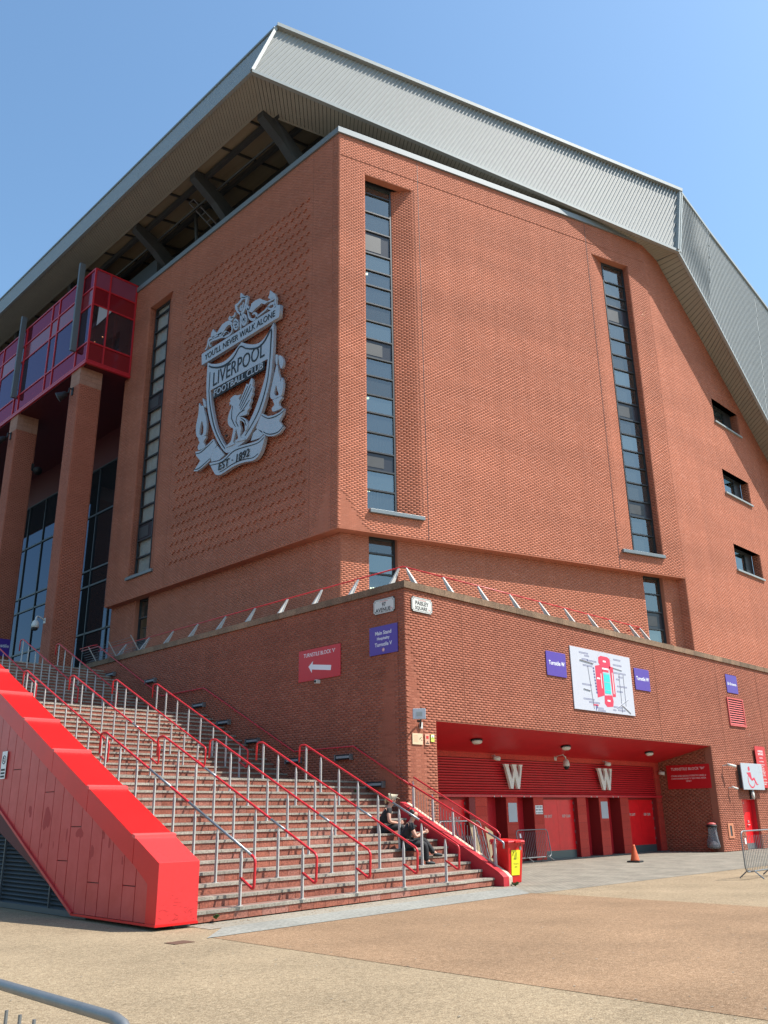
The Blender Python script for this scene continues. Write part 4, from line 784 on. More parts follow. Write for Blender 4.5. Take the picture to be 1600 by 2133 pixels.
# wall lights
WLs = [(17.6, 7.55), (14.2, 6.9), (10.6, 5.6), (8.95, 4.85), (7.2, 4.1), (5.0, 3.35), (2.6, 3.33), (1.25, 2.5)]
nm = ['highest of the stair wall lights', 'second highest of the stair wall lights', 'wall light above the upper landing step', 'wall light beside the middle flight, third up', 'wall light beside the middle flight, second up', 'wall light at the left end of the lower landing', 'wall light under the level handrail of the lower landing', 'lowest stair wall light, near the podium corner']
for (y, z), l in zip(WLs, nm):
    t = thing('wall_light', 'slim black and grey bulkhead, '+l, 'wall light', (0, y, z), R(-90), 'wall lights beside the stairs')
    ob('housing', MB().box(-.33, .33, -.11, -.012, -.075, .075), 'black', t, bevel=.008); ob('diffuser', MB().box(-.29, .29, -.125, -.11, -.035, .03), 'trim', t); [ob('end_bracket', MB().box(x_, x_+.03, -.14, -.012, -.10, .08), 'galv', t) for x_ in (-.36, .33)]
# ---- sloping kerb with balustrade at the stair foot
kb = thing('stair_kerb', 'red painted sloping kerb with cream stone top at the right foot of the stairs', 'kerb', (0, 0, 0))
pf = [(-3.42, 0), (-3.42, .2), (-3.3, .3), (.0, 1.98), (.0, 0)]
ob('kerb_body', MB().prism([(-.13, y, z) for y, z in pf], (.16, 0, 0)), 'kerb_top', kb); pf2 = [(-3.44, 0), (-3.44, .215), (-3.3, .325), (.0, 2.0), (.0, 0)]
ob('painted_side', MB().prism([(-.345, y, z) for y, z in pf2], (.215, 0, 0)), 'kerb_red', kb)
bl = thing('kerb_balustrade', 'grey picket balustrade with two red rails on the sloping kerb', 'balustrade', (-.12, -3.2, .3), 0)
def bz(y): return .3+(y+3.3)*.509
for y in (-.3, -1.0, -1.7, -2.4, -3.05):
    Y = y+3.2; z_ = bz(y)-.3
    b = MB().hexa([(-.014, Y-.035, z_-.02), (.014, Y-.035, z_-.02), (.014, Y+.035, z_+.01), (-.014, Y+.035, z_+.01)], [(-.014, Y-.03, z_+.52), (.014, Y-.03, z_+.52), (.014, Y+.03, z_+.55), (-.014, Y+.03, z_+.55)])
    b.hexa([(-.014, Y-.03, z_+.52), (.014, Y-.03, z_+.52), (.014, Y+.03, z_+.55), (-.014, Y+.03, z_+.55)], [(-.008, Y-.01, z_+.70), (.008, Y-.01, z_+.70), (.008, Y+.01, z_+.71), (-.008, Y+.01, z_+.71)]); ob('post', b, 'post', bl)
pk = MB().tube([(0, 0, 0), (0, 0, .50)], .007, 6).mesh('picket')
for i in range(27):
    y = -.38-i*.1
    if min(abs(y-q) for q in (-.3, -1.0, -1.7, -2.4, -3.05)) > .04: ob('picket', pk, 'galv', bl, loc=(0, y+3.2, bz(y)-.3+.02))
lo = [(-.05, 3.0, 2.48-.3), (-.05, -.1, 1.02-.3)]; ob('rail', MB().tube(lo, .024, 10), 'rail', bl, smooth=True)
ob('worn_section', MB().tube([(-.05, .3, 1.21-.3), (-.05, -.1, 1.021-.3), (-.05, -.16, .98-.3), (-.05, -.16, .85-.3)], .025, 10), 'rail_worn', bl, smooth=True)
ob('rail', MB().tube([(.05, 2.92, 2.64-.3), (.05, .12, 1.27-.3), (.05, .02, 1.17-.3), (.05, .04, 1.05-.3), (.05, .3, .62-.3)], .022, 10), 'rail', bl, smooth=True)
# ================================================================ THE RED PARAPET
pp = thing('stair_parapet', 'big bright red metal-clad parapet sloping down the left side of the stairs', 'parapet', (-10.3, -4.25, 0))
F0 = (-10.3, -4.25); SLP = .468
def pz(y): return 1.0+SLP*(y-F0[1])
top_end = 26
ob('core', MB().prism([(.04, y-F0[1], z) for y, z in [(-4.22, .10), (-4.22, .9), (12, pz(12)-.1), (12, 4.9), (-1.45, .10)]], (.68, 0, 0)), 'red_dark', pp)
seams = [-4.25, -3.42, -1.62, .0, 1.6, 3.2, 4.8, 6.4, 8.0, 9.6, 11.2]
for i in range(len(seams)-1):
    a, c = seams[i]-F0[1], seams[i+1]-F0[1]; m = 'red_front' if i == 0 else 'red_box'
    za, zc = pz(seams[i]), pz(seams[i+1])
    ob('cap_panel', MB().hexa([(-.01, a+.0, za-.03), (.76, a, za-.03), (.76, c-.015, zc-.03), (-.01, c-.015, zc-.03)], [(-.01, a, za), (.76, a, za), (.76, c-.015, zc), (-.01, c-.015, zc)]), m, pp)
    if i: ob('cap_seam', MB().hexa([(-.025, a-.05, za-.03), (.775, a-.05, za-.03), (.775, a+.05, za+.0), (-.025, a+.05, za)], [(-.025, a-.05, za+.022), (.775, a-.05, za+.03), (.775, a+.05, za+.055), (-.025, a+.05, za+.055)]), 'red_seam', pp)
    ob('side_flange', MB().hexa([(-.012, a, za-.42), (.0, a, za-.42), (.0, c-.012, zc-.42), (-.012, c-.012, zc-.42)], [(-.012, a, za-.004), (0, a, za-.004), (0, c-.012, zc-.004), (-.012, c-.012, zc-.004)]) if i else MB().prism([(-.012, 0, .07), (-.012, .30, .07), (-.012, .30, pz(F0[1]+.30)-.47), (-.012, c-.012, zc-.42), (-.012, c-.012, zc-.004), (-.012, 0, .995)], (.012, 0, 0)), 'red_box', pp)
ob('front_panel', MB().box(-.012, .76, -.015, .0, .07, 1.0), 'red_front', pp, bevel=.004); ob('drip_trim', MB().box(-.03, .77, -.035, 0, .05, .085).box(-.03, 0, 0, 2.85, .05, .085), 'red_box', pp)
STAINS = [(4.28, 1.70, .13, .24), (3.36, 1.41, .03, .13), (2.85, 1.44, .12, .10), (5.07, 1.85, .07, .12), (1.93, 1.41, .035, .09), (1.70, 1.32, .04, .12), (2.31, 1.12, .06, .14), (3.88, 1.22, .02, .06), (4.4, 1.2, .03, .05), (1.2, 1.0, .03, .06)]
# cladding planks on the parapet's left side
yy = .30; i = 0; slope_low = lambda y: .09 if y < 2.85 else .09+(y-2.85)*.487
while yy < 13:
    w_ = .42; a, c = yy, yy+w_-.018; za, zc = slope_low(a), slope_low(c); ta, tc = pz(a+F0[1])-.43, pz(c+F0[1])-.43
    j = .62+((i*37) % 50)/50*.9; cuts = [] ; base = max(za, zc)
    jz = {0: None, 1: .62, 2: None, 3: 1.35, 4: .62, 5: None, 6: 1.55, 7: .95, 8: None, 9: 2.2, 10: 2.7, 11: None}.get(i, 2.2+(i % 3)*.5 if i % 2 else None)
    if i == 1: jz = .62
    rows = [(None, None)] if (jz is None or jz <= base+.1 or jz >= min(ta, tc)-.1) else [(None, jz-.008), (jz+.008, None)]
    for lo_, hi_ in rows:
        l0, l1 = (za, zc) if lo_ is None else (lo_, lo_); h0, h1 = (ta, tc) if hi_ is None else (hi_, hi_)
        dx = random.uniform(-.0015, .0015)
        ob('cladding_panel', MB().hexa([(.008+dx, a, l0), (.03, a, l0), (.03, c, l1), (.008+dx, c, l1)], [(.008+dx, a, h0), (.03, a, h0), (.03, c, h1), (.008+dx, c, h1)]), 'red_side', pp)
    yy += w_; i += 1
ob('lower_edge_trim', MB().bar((-.01, 2.83, .08), (-.01, 13, .08+10.17*.487), .05, .05), 'red_side', pp)
ob('plinth', MB().box(.4, .72, .12, .5, 0, .12), 'steel_dark', pp)
def blot(y, z, ry, rz_):
    n = 14; ph = random.random()*6; pts = []
    for k in range(n): a = 2*PI*k/n; f = 1+.22*math.sin(2*a+ph)+.15*math.sin(3*a+ph*2)+random.uniform(-.1, .1); pts.append((.0065, y+ry*f*math.cos(a), z+rz_*f*math.sin(a)))
    b = MB(); b.poly(pts[::-1]); return b
for y, z, ry, rz_ in STAINS: ob('paint_stain', blot(y, z, ry, rz_), 'paint_stain', pp)
for k in range(46):
    x = random.uniform(.02, .74); z = .12+random.random()**2.2*.5; l = random.uniform(.02, .09); a = random.uniform(-.6, .9); w_ = random.uniform(.002, .006)
    ob('scuff', MB().bar((x, -.0165, z), (x+l*math.cos(a), -.0165, z+l*math.sin(a)), w_, .001, (0, 1, 0)), 'paint_stain', pp)
for k in range(30):
    x = random.uniform(.05, .72); y = .05+random.random()*.7; l = random.uniform(.01, .05); zz = 1.0+SLP*y+.0015
    ob('scuff', MB().bar((x, y, zz), (x+l, y+random.uniform(-.01, .03), zz+.001), .008, .001), 'paint_stain', pp)
# louvres below the parapet
lv = thing('louvre_screen', 'dark slate louvre screen under the left flank of the red parapet', 'louvre screen', (-10.25, -1.9, 0))
lx = .1
ob('frame', MB().bar((lx-.03, .1, .05), (lx-.03, 14, .05), .1, .1)
   .prism([(lx+.1, .5, .05), (lx+.1, 14, .05), (lx+.1, 14, 5.2), (lx+.1, 11.2, 5.2)], (.04, 0, 0)).bar((lx-.07, 1.62, .1), (lx-.07, 1.62, 1.05), .035, .035).bar((lx-.07, 3.9, .1), (lx-.07, 3.9, 2.1), .035, .035), 'louvre', lv)
for k in range(46):
    z = .10+k*.078; y0 = .45+max(0, (z-.05)/.487)-.15; y0 = max(.2, y0)
    if y0 > 13: break
    ob('louvre_blade', MB().hexa([(lx-.055, y0, z), (lx-.055, 14, z), (lx-.045, 14, z-.012), (lx-.045, y0, z-.012)], [(lx+.03, y0, z+.062), (lx+.03, 14, z+.062), (lx+.045, 14, z+.052), (lx+.045, y0, z+.052)]), 'louvre', lv)
t = thing('no_climbing_sign', 'small white notice with a crossed-out figure on the red parapet', 'sign', (-10.325, 2.36, 2.83), R(-90))
ob('plate', MB().box(-.13, .13, -.006, 0, -.30, .28), 'white', t); ob('ring', flat_shape([[(.095*math.cos(a*PI/12), .1+.095*math.sin(a*PI/12)) for a in range(24)], [(.075*math.cos(a*PI/12), .1+.075*math.sin(a*PI/12)) for a in range(24)]], .003), 'black', t, loc=(0, -.006, 0))
ob('figure', MB().bar((-.06, -.008, .17), (.06, -.008, .03), .014, .003).bar((0, -.008, .15), (-.01, -.008, .06), .02, .003).bar((-.03, -.008, .12), (.04, -.008, .12), .01, .003), 'black', t)
for k in range(3): ob('text_line', MB().box(-.1, .1, -.009, -.006, -.09-.07*k-.04, -.09-.07*k), 'black', t)
# ================================================================ PODIUM EDGE RAILING
er = thing('podium_railing', 'low red rail on slanting grey blade posts along the podium top', 'railing', (0, 0, 8.31))
ys = [.65, 2.5, 4.3, 6.15, 8.05, 9.9, 11.8, 13.6, 15.5, 17.4]; xs = [.61, 2.33, 4.1, 5.84, 7.6, 9.2, 10.8, 12.35, 13.9, 14.75]
def blade(p, q, ax):
    p, q = Vector(p), Vector(q); a = Vector(ax)*.07; c = Vector(ax)*.03; n = (q-p).normalized().cross(Vector(ax)).normalized()*.006
    return MB().hexa([p-a-n, p+a-n, p+a+n, p-a+n], [q-c-n, q+c-n, q+c+n, q-c+n])
for y in ys: ob('blade_post', MB().hexa([(.02, y-.006, 0), (.22, y-.006, 0), (.22, y+.006, 0), (.02, y+.006, 0)], [(.45, y-.006, .61), (.51, y-.006, .61), (.51, y+.006, .61), (.45, y+.006, .61)]).hexa([(.02, y-.045, 0), (.035, y-.045, 0), (.035, y+.045, 0), (.02, y+.045, 0)], [(.45, y-.03, .61), (.465, y-.03, .61), (.465, y+.03, .61), (.45, y+.03, .61)]), 'post', er)
for x in xs: ob('blade_post', MB().hexa([(x-.006, .02, 0), (x+.006, .02, 0), (x+.006, .22, 0), (x-.006, .22, 0)], [(x-.006, .45, .61), (x+.006, .45, .61), (x+.006, .51, .61), (x-.006, .51, .61)]).hexa([(x-.045, .02, 0), (x+.045, .02, 0), (x+.045, .035, 0), (x-.045, .035, 0)], [(x-.03, .45, .61), (x+.03, .45, .61), (x+.03, .465, .61), (x-.03, .465, .61)]), 'post', er)
for y in (15.5, 17.4, 19.2):
    ob('blade_post', MB().hexa([(.02, y-.045, 0), (.035, y-.045, 0), (.035, y+.045, 0), (.02, y+.045, 0)], [(-.42, y-.03, .61), (-.405, y-.03, .61), (-.405, y+.03, .61), (-.42, y+.03, .61)]), 'post', er)
ob('rail', MB().tube([(.48, 20, .63), (.48, .48, .63), (14.9, .48, .63), (15.0, 1.2, .63)], .024, 8), 'rail', er, smooth=True)
ob('rail', MB().tube([(-.42, 20, .63), (-.42, 18.9, .63), (-.3, 18.6, .64)], .02, 8), 'rail', er, smooth=True)
for k in range(6): f = .12+k*.15; ob('cable', MB().tube([(.03+.43*f, 15.2, .61*f), (.03+.43*f, 20, .61*f)], .007, 6), 'galv', er); ob('cable', MB().tube([(.03-.43*f, 15.5, .61*f), (.03-.43*f, 20, .61*f)], .007, 6), 'galv', er)
# ================================================================ CREST
cr = thing('club_crest', 'large silver-grey football club crest mounted on the shaded upper brick wall', 'crest', (1.92, 14, 19), R(-90))
def cpts(k): return [(x+14, z-19) for x, z in CREST[k]]
def piece(name, loops, depth, m='crest', dy=0): return ob(name, flat_shape(loops, depth), m, cr, loc=(0, dy, 0))
sm = lambda k, n=3: smooth_loop(cpts(k), n)
piece('banner', [cpts('banner')], .18, dy=.12)
def corner_loop(k, corners, n=3):
    p = cpts(k); out = []; idx = corners
    for i in range(len(idx)):
        a, b_ = idx[i], idx[(i+1) % len(idx)]; seg = p[a:b_+1] if b_ > a else p[a:]+p[:b_+1]; out += smooth_loop(seg, n, False)[:-1]
    return out
OL = corner_loop('outer', [0, 6, 12, 20]); IL = corner_loop('inner', [0, 1, 9]); piece('shield_frame', [OL, IL], .15, dy=.13)
g = corner_loop('groove_o', [0, 6, 12]); gi = []
c0 = (sum(p[0] for p in g)/len(g), sum(p[1] for p in g)/len(g))
p = cpts('groove_o'); line = smooth_loop(p[:7], 3, False); piece('groove_line', [ribbon(line, .11)], .012, 'black', dy=-.022); line = smooth_loop(p[6:13], 3, False); piece('groove_line', [ribbon(line, .11)], .012, 'black', dy=-.022); line = smooth_loop(p[12:], 3, False); piece('groove_line', [ribbon(line, .07)], .012, 'black', dy=-.022)
q = cpts('inner'); line = smooth_loop([(q[0][0]-.12, q[0][1]+.1)]+[(x-.14, z) for x, z in q[:0:-1]][::-1][::-1][:5], 3, False)
line = smooth_loop([(x-.13, z) for x, z in (cpts('inner')[9:]+cpts('inner')[:1])][::-1], 3, False); line = [(line[0][0], line[0][1]+1.0)]+line; piece('groove_line', [ribbon(line, .07)], .012, 'black', dy=-.022)
ob('lettering', text_mesh('LIVERPOOL', 3.95, .72, .03), 'black', cr, loc=(-11.94+14, -.022, 21.09-19)); ob('lettering', text_mesh("YOU'LL NEVER WALK ALONE", 5.45, .32, .02), 'black', cr, loc=(-11.97+14, -.068, 22.565-19))
ob('lettering', text_mesh('FOOTBALL CLUB', 3.75, .34, .02, bold=.008), 'crest', cr, loc=(-11.93+14, -.02, 20.33-19)); ob('letter_backing', MB().box(.12, 4.02, .0, .04, 1.09, 1.60), 'black', cr)
ob('lettering', text_mesh('EST · 1892', 2.3, .36, .02, shear=.1), 'black', cr, loc=(-11.9+14, -.068, 16.41-19))
piece('liver_bird', [sm('bird', 2)], .11, dy=.05)
for ln in [[(2.342,-0.087),(2.546,0.18),(2.784,0.483),(2.934,0.672)],[(2.388,-0.225),(2.664,0.064),(2.923,0.383),(3.137,0.693)],[(2.455,-0.346),(2.747,-0.087),(3.021,0.201),(3.252,0.455)],[(2.515,-0.464),(2.832,-0.262),(3.11,-0.073)],[(2.189,-0.568),(2.403,-0.449),(2.769,-0.433)],[(1.842,0.091),(1.786,-0.184),(1.797,-0.529),(1.984,-0.836),(2.132,-1.031)],[(2.189,-0.568),(2.145,-0.794),(2.337,-1.099)],[(2.495,-0.722),(2.804,-0.971),(2.93,-1.252)]]: piece('feather_line', [ribbon(ln, .05)], .01, 'black', dy=-.062)
for a, h_ in (('flameR', 'flameRh'), ('flameL', 'flameLh')): piece('flame', [sm(a, 2), sm(h_, 3)], .11, dy=.09)
for k in ('tipR', 'tipR2', 'tipL'): piece('flame_tip', [sm(k, 3)], .11, dy=.09)
for k in ('bowlR', 'bowlL'): piece('torch', [sm(k, 2)], .11, dy=.09)
for k in ('scroll', 'foldR', 'tailR', 'foldL', 'tailL'): piece('ribbon_scroll', [sm(k, 2) if k == 'scroll' else cpts(k)], .17 if k == 'scroll' else .12, dy=.13 if k == 'scroll' else .12)
def off(k, a, b_, dz): line = smooth_loop(cpts(k)[a:b_], 3, False); return [(x, z+dz) for x, z in line]
piece('ribbon_line', [ribbon(off('scroll', 0, 9, -.12), .05)], .01, 'black', dy=-.042); piece('ribbon_line', [ribbon(off('scroll', 11, 18, .13), .05)], .01, 'black', dy=-.042)
piece('ribbon_line', [ribbon(off('tailR', 0, 5, -.1), .05)], .01, 'black', dy=-.002); piece('ribbon_line', [ribbon(off('tailR', 7, 12, .1), .05)], .01, 'black', dy=-.002)
piece('ribbon_line', [ribbon(off('tailL', 0, 4, -.1), .05)], .01, 'black', dy=-.002); piece('ribbon_line', [ribbon(off('tailL', 6, 10, .1), .05)], .01, 'black', dy=-.002)
piece('gate_shield', [cpts('shieldtop'), cpts('shieldtoph')], .11, dy=.09)
piece('gate_oval', [sm('ovalL', 2), sm('ovalLh', 2)], .11, dy=.09); piece('gate_oval', [sm('ovalR', 2), sm('ovalRh', 2)], .11, dy=.09)
for k in ('leafL', 'leafR', 'finL', 'finR', 'finM', 'crown1', 'crown2'): piece('gate_ornament', [cpts(k)], .11, dy=.09)
for k, v in STROKES.items(): piece('scrollwork', [ribbon(smooth_loop([(x+14, z-19) for x, z in v], 4, False), .13)], .11, dy=.09)
for x, z in ((-13.5, 22.6), (-10.5, 22.6), (-14, 21.2), (-10, 21), (-12, 16.5), (-13, 18), (-11.2, 18)): ob('standoff', MB().tube([(x+14, .2, z-19), (x+14, .29, z-19)], .05, 8), 'steel_dark', cr)
# ================================================================ SIGNS ON THE WALLS
RL = R(-90)   # shaded wall faces left: local x = -y
def sign(name, label, loc, rz, w_, h_, m, depth=.02, cat='sign', group=None, gap=.012, rounded=0):
    t = thing(name, label, cat, loc, rz, group)
    if rounded:
        c = rounded; lp = []
        for cx, cz, a0 in ((w_/2-c, h_/2-c, 0), (-w_/2+c, h_/2-c, 90), (-w_/2+c, -h_/2+c, 180), (w_/2-c, -h_/2+c, 270)): lp += [(cx+c*math.cos(R(a0+k*30)), cz+c*math.sin(R(a0+k*30))) for k in range(4)]
        ob('plate', flat_shape([lp], depth), m, t, loc=(0, -gap, 0))
    else: ob('plate', MB().box(-w_/2, w_/2, -gap-depth, -gap, -h_/2, h_/2), m, t, bevel=.003)
    return t, -gap-depth
def put(t, s, w_, h_, x, y, z, m='white', **k): return ob('lettering', text_mesh(s, w_, h_, .003, **k), m, t, loc=(x, y-.0016, z))
def nameplate(label, loc, rz, l1, l2):
    t = thing('street_name_plate', label, 'street sign', loc, rz, 'street name plates at the podium corner')
    def notch(w_, h_, c): return [(-w_/2+c, h_/2), (w_/2-c, h_/2), (w_/2-c, h_/2-c), (w_/2, h_/2-c), (w_/2, -h_/2+c), (w_/2-c, -h_/2+c), (w_/2-c, -h_/2), (-w_/2+c, -h_/2), (-w_/2+c, -h_/2+c), (-w_/2, -h_/2+c), (-w_/2, h_/2-c), (-w_/2+c, h_/2-c)]
    ob('plate', flat_shape([notch(.92, .46, .05)], .02), 'black', t, loc=(0, -.012, 0)); ob('plate_face', flat_shape([notch(.90, .44, .05)], .003), 'offwhite', t, loc=(0, -.032, 0))
    ob('border', flat_shape([notch(.85, .39, .05), notch(.83, .37, .05)], .002), 'black', t, loc=(0, -.035, 0))
    put(t, 'CITY OF LIVERPOOL', .36, .022, 0, -.035, .145, 'sign_red'); put(t, l1, None, .125, 0, -.035, .05, 'black', bold=.02); put(t, l2, None, .125, -.04, -.035, -.11, 'black', bold=.02); put(t, 'L4', None, .05, .32, -.035, -.11, 'sign_red')
nameplate('white street name plate reading 97 AVENUE on the shaded wall', (0, .83, 7.68), RL, '97', 'AVENUE'); nameplate('white street name plate reading PAISLEY SQUARE on the sunny wall', (.74, 0, 7.66), 0, 'PAISLEY', 'SQUARE')
t, y = sign('direction_sign', 'purple sign reading Main Stand Hospitality Turnstile V near the corner', (0, .88, 6.65), RL, 1.2, .86, 'sign_purple')
for s_, z in (('Main Stand', .22), ('Hospitality', .04), ('Turnstile V', -.13)): put(t, s_, None, .115, 0, y, z, bold=.012)
ob('roundel', MB().lathe([(.055, 0), (.055, .004)], 20), 'white', t, loc=(0, y, -.30), rot=(R(90), 0, 0)); ob('roundel_ring', flat_shape([[(.05*math.cos(a*.3), .05*math.sin(a*.3)) for a in range(21)], [(.035*math.cos(a*.3), .035*math.sin(a*.3)) for a in range(21)]], .003), 'sign_red', t, loc=(0, y-.003, -.30)); ob('roundel_figure', MB().bar((-.015, y-.008, -.28), (.0, y-.008, -.31), .014, .003).bar((0, y-.008, -.31), (.02, y-.008, -.32), .012, .003), 'sign_red', t)
for x in (-.57, .57):
    for z in (-.4, .4): ob('fixing', MB().box(x-.012, x+.012, y-.005, y, z-.012, z+.012), 'galv', t)
t, y = sign('turnstile_sign', "red sign reading TURNSTILE BLOCK 'V' with a white left arrow", (0, 3.83, 6.31), RL, 2.06, 1.02, 'sign_red')
put(t, "TURNSTILE BLOCK 'V'", 1.55, .13, 0, y, .33); c, s_ = math.cos(R(-8)), math.sin(R(-8))
ar = [(-.56, .0), (-.36, .19), (-.37, .08), (.56, .08), (.56, -.08), (-.37, -.08), (-.36, -.19)]; ob('arrow', flat_shape([[(x*c-z*s_+.03, x*s_+z*c-.13) for x, z in ar]], .004), 'white', t, loc=(0, y, 0))
t = thing('sensor', 'tiny white wall sensor just below the red turnstile V sign', 'sensor', (0, 3.84, 5.72), RL); ob('housing', MB().box(-.07, .05, -.16, 0, -.06, .06), 'offwhite', t, bevel=.01); ob('lens', MB().lathe([(.04, 0), (.04, .03)], 12), 'black', t, loc=(-.01, -.15, 0), rot=(R(90), 0, 0))
for x, lab, w_ in ((7.66, 'purple sign reading Turnstile W left of the big white map', 1.2), (13.58, 'purple sign reading Turnstile W right of the big white map', 1.15)):
    t, y = sign('direction_sign', lab, (x, 0, 6.6), 0, w_, .85, 'sign_purple', rounded=.04, group='purple signs on the sunny wall'); put(t, 'Turnstile W', .96, .15, .02, y, .03, bold=.014)
    for xx in (-.53, .53): ob('fixing', MB().box(xx-.015, xx+.015, y-.005, y, -.35, -.32), 'galv', t)
t, y = sign('direction_sign', 'purple sign reading EA Entrance above the red wall vent', (21.8, 0, 7.15), 0, 1.15, .83, 'sign_purple', rounded=.04, group='purple signs on the sunny wall'); put(t, 'EA Entrance', .9, .13, 0, y, 0, bold=.014)
# ---- stadium map
t, y = sign('stadium_map', 'large white board with a plan of the ground in red and teal', (10.65, 0, 6.25), 0, 4.15, 2.25, 'map_white', depth=.03)
def mp(px, py): return ((px-815)/330*2.075*1.0, (640-py)/350*1.06)
def mpoly(name, pts, m, dz=.003, off_=0): ob(name, flat_shape([[mp(*p) for p in pts]], dz), m, t, loc=(0, y-off_, 0))
# board coordinates: x -2.07..2.07, z -1.12..1.12
def P2(pts, m, name='map_area', o=0): ob(name, flat_shape([pts], .003), m, t, loc=(0, y-o, 0))
P2([(-.22, .90), (-.05, .97), (.42, .97), (.58, .90), (.60, .62), (.42, .45), (.42, .38), (-.02, .38), (-.05, .5), (-.24, .7)], 'map_red'); P2([(-.5, .55), (-.15, .62), (0, .4), (0, -.5), (-.5, -.62)], 'map_red')
P2([(.50, .62), (.75, .62), (.78, -.50), (.56, -.52)], 'map_red'); P2([(-.02, -.50), (.52, -.46), (.58, -.68), (.52, -.88), (.1, -.92), (-.06, -.80)], 'map_red'); P2([(.04, .34), (.46, .34), (.46, -.42), (.04, -.42)], 'map_teal', o=.003)
for a in (.3, 0, -.3): P2([(.06, a-.006), (.44, a-.006), (.44, a+.006), (.06, a+.006)], 'map_white', 'map_line', .006)
for x, z, w_ in ((.18, .78, .2), (.2, .5, .45), (-.33, .1, .2), (.25, -.68, .2)): P2([(x-w_/2, z-.03), (x+w_/2, z-.03), (x+w_/2, z+.03), (x-w_/2, z+.03)], 'white', 'map_caption', .004)
P2([(-.16, -.25), (-.12, -.25), (-.12, .3), (-.16, .3)], 'white', 'map_caption', .004); P2([(.64, -.4), (.68, -.4), (.68, .4), (.64, .4)], 'white', 'map_caption', .004)
for x, z, w_ in ((-1.2, .95, .6), (-1.0, .86, .3), (-1.15, .72, .4), (-.7, .70, .62), (-1.0, .50, .62), (1.1, .93, .5), (1.1, .72, .6), (1.2, .42, .9), (1.25, .28, .3), (1.02, .18, .2), (-1.15, -.20, .6), (1.3, -.08, .7), (1.1, -.28, .4), (-1.1, -.72, .7), (-.75, -.82, .7), (.85, -.88, .6), (-.35, -1.0, .35), (-.3, -1.08, .5), (.6, -1.0, .2), (1.1, -.98, .5)):
    ob('map_label', flat_shape([[(x-w_/2, z-.025), (x+w_/2, z-.025), (x+w_/2, z+.025), (x-w_/2, z+.025)], [(x-w_/2+.012, z-.013), (x+w_/2-.012, z-.013), (x+w_/2-.012, z+.013), (x-w_/2+.012, z+.013)]], .003), 'map_navy', t, loc=(0, y, 0))
P2([(-.85, -.93), (-.5, -.93), (-.5, -.87), (-.85, -.87)], 'map_red', 'map_label'); put(t, 'P', None, .2, -.62, y, -1.0, 'map_navy', bold=.03)
rd = MB().bar((-1.0, y-.001, .5), (-.8, y-.001, -1.05), .03, .002).bar((1.15, y-.001, .4), (1.15, y-.001, -1.05), .03, .002).bar((1.45, y-.001, .4), (1.45, y-.001, -.8), .03, .002).bar((.8, y-.001, -.9), (1.7, y-.001, -.5), .05, .002).bar((1.2, y-.001, -.8), (1.75, y-.001, -1.05), .05, .002).bar((-1.5, y-.001, .68), (-.6, y-.001, .62), .07, .002).bar((.75, y-.001, .6), (1.4, y-.001, .55), .05, .002).bar((-1.4, y-.001, -.36), (-.95, y-.001, -.40), .06, .002)
ob('map_roads', rd, 'map_grey', t); b = MB()
for k in range(9): z = .45-k*.11; b.box(-.66+.012*k, -.58+.012*k, y-.004, y, z-.04, z+.03)
ob('map_trees', b, 'map_navy', t); b = MB()
for k in range(11): a = R(20+14*k); b.box(.18+.52*math.cos(a)-.015, .18+.52*math.cos(a)+.015, y-.004, y, .72+.42*math.sin(a)-.015, .72+.42*math.sin(a)+.015)
ob('map_dots', b, 'map_grey', t)
# ---- block W sign inside the recess
t, y = sign('turnstile_sign', "dark red sign reading TURNSTILE BLOCK 'W' inside the entrance recess", (18.86, 1.17, 3.04), RL, 2.0, 1.0, 'sign_red')
put(t, "TURNSTILE BLOCK 'W'", 1.55, .12, 0, y, .33)
for s_, z, w_ in (("STAIRS AND ESCALATORS TO LEVEL 6", .04, 1.6), ("CONCOURSE AND 'U' SEATING AREA", -.07, 1.6), ('ONLY', -.18, .25)): put(t, s_, w_, .065, 0, y, z)
# ---- accessible entrance signs
t, y = sign('wheelchair_sign', 'pale grey board with a red wheelchair symbol and 9W beside the small red door', (22.2, -.16, 3.05), 0, 2.2, 1.13, 'aw_grey', depth=.04); o_ = y
ob('bracket', MB().box(-1.0, -.96, y+.04, .16, -.5, .5).box(.96, 1.0, y+.04, .16, -.5, .5), 'steel_dark', t)
def S2(pts, m='map_red', name='symbol'): ob(name, flat_shape([pts], .004), m, t, loc=(0, o_, 0))
S2([(-.33+.10*math.cos(a*.35), .33+.10*math.sin(a*.35)) for a in range(18)]); S2([(-.62, .16), (-.20, .18), (-.13, -.10), (.06, -.04), (.12, -.04), (.38, -.33), (.50, -.31), (.42, -.36), (.28, -.36), (.05, -.13), (-.12, -.19), (-.26, -.13)])
arc = [(-.19+.35*math.cos(R(a)), -.14+.33*math.sin(R(a))) for a in range(150, 345, 12)]; S2(ribbon(arc, .07)); put(t, '9', None, .22, .80, o_, .40, 'map_grey', bold=.01); put(t, 'W', None, .06, .88, o_, .20, 'map_grey')
t, y = sign('information_board', 'tall narrow red information board with white lists at the right edge', (23.62, -.08, 3.5), 0, 1.1, 1.85, 'sign_red', rounded=.1)
put(t, 'ACCESSIBLE', .55, .09, 0, y, .70, bold=.02); put(t, 'ENTRANCE', .55, .09, 0, y, .57, bold=.02); put(t, 'PLEASE', .35, .06, 0, y, .40)
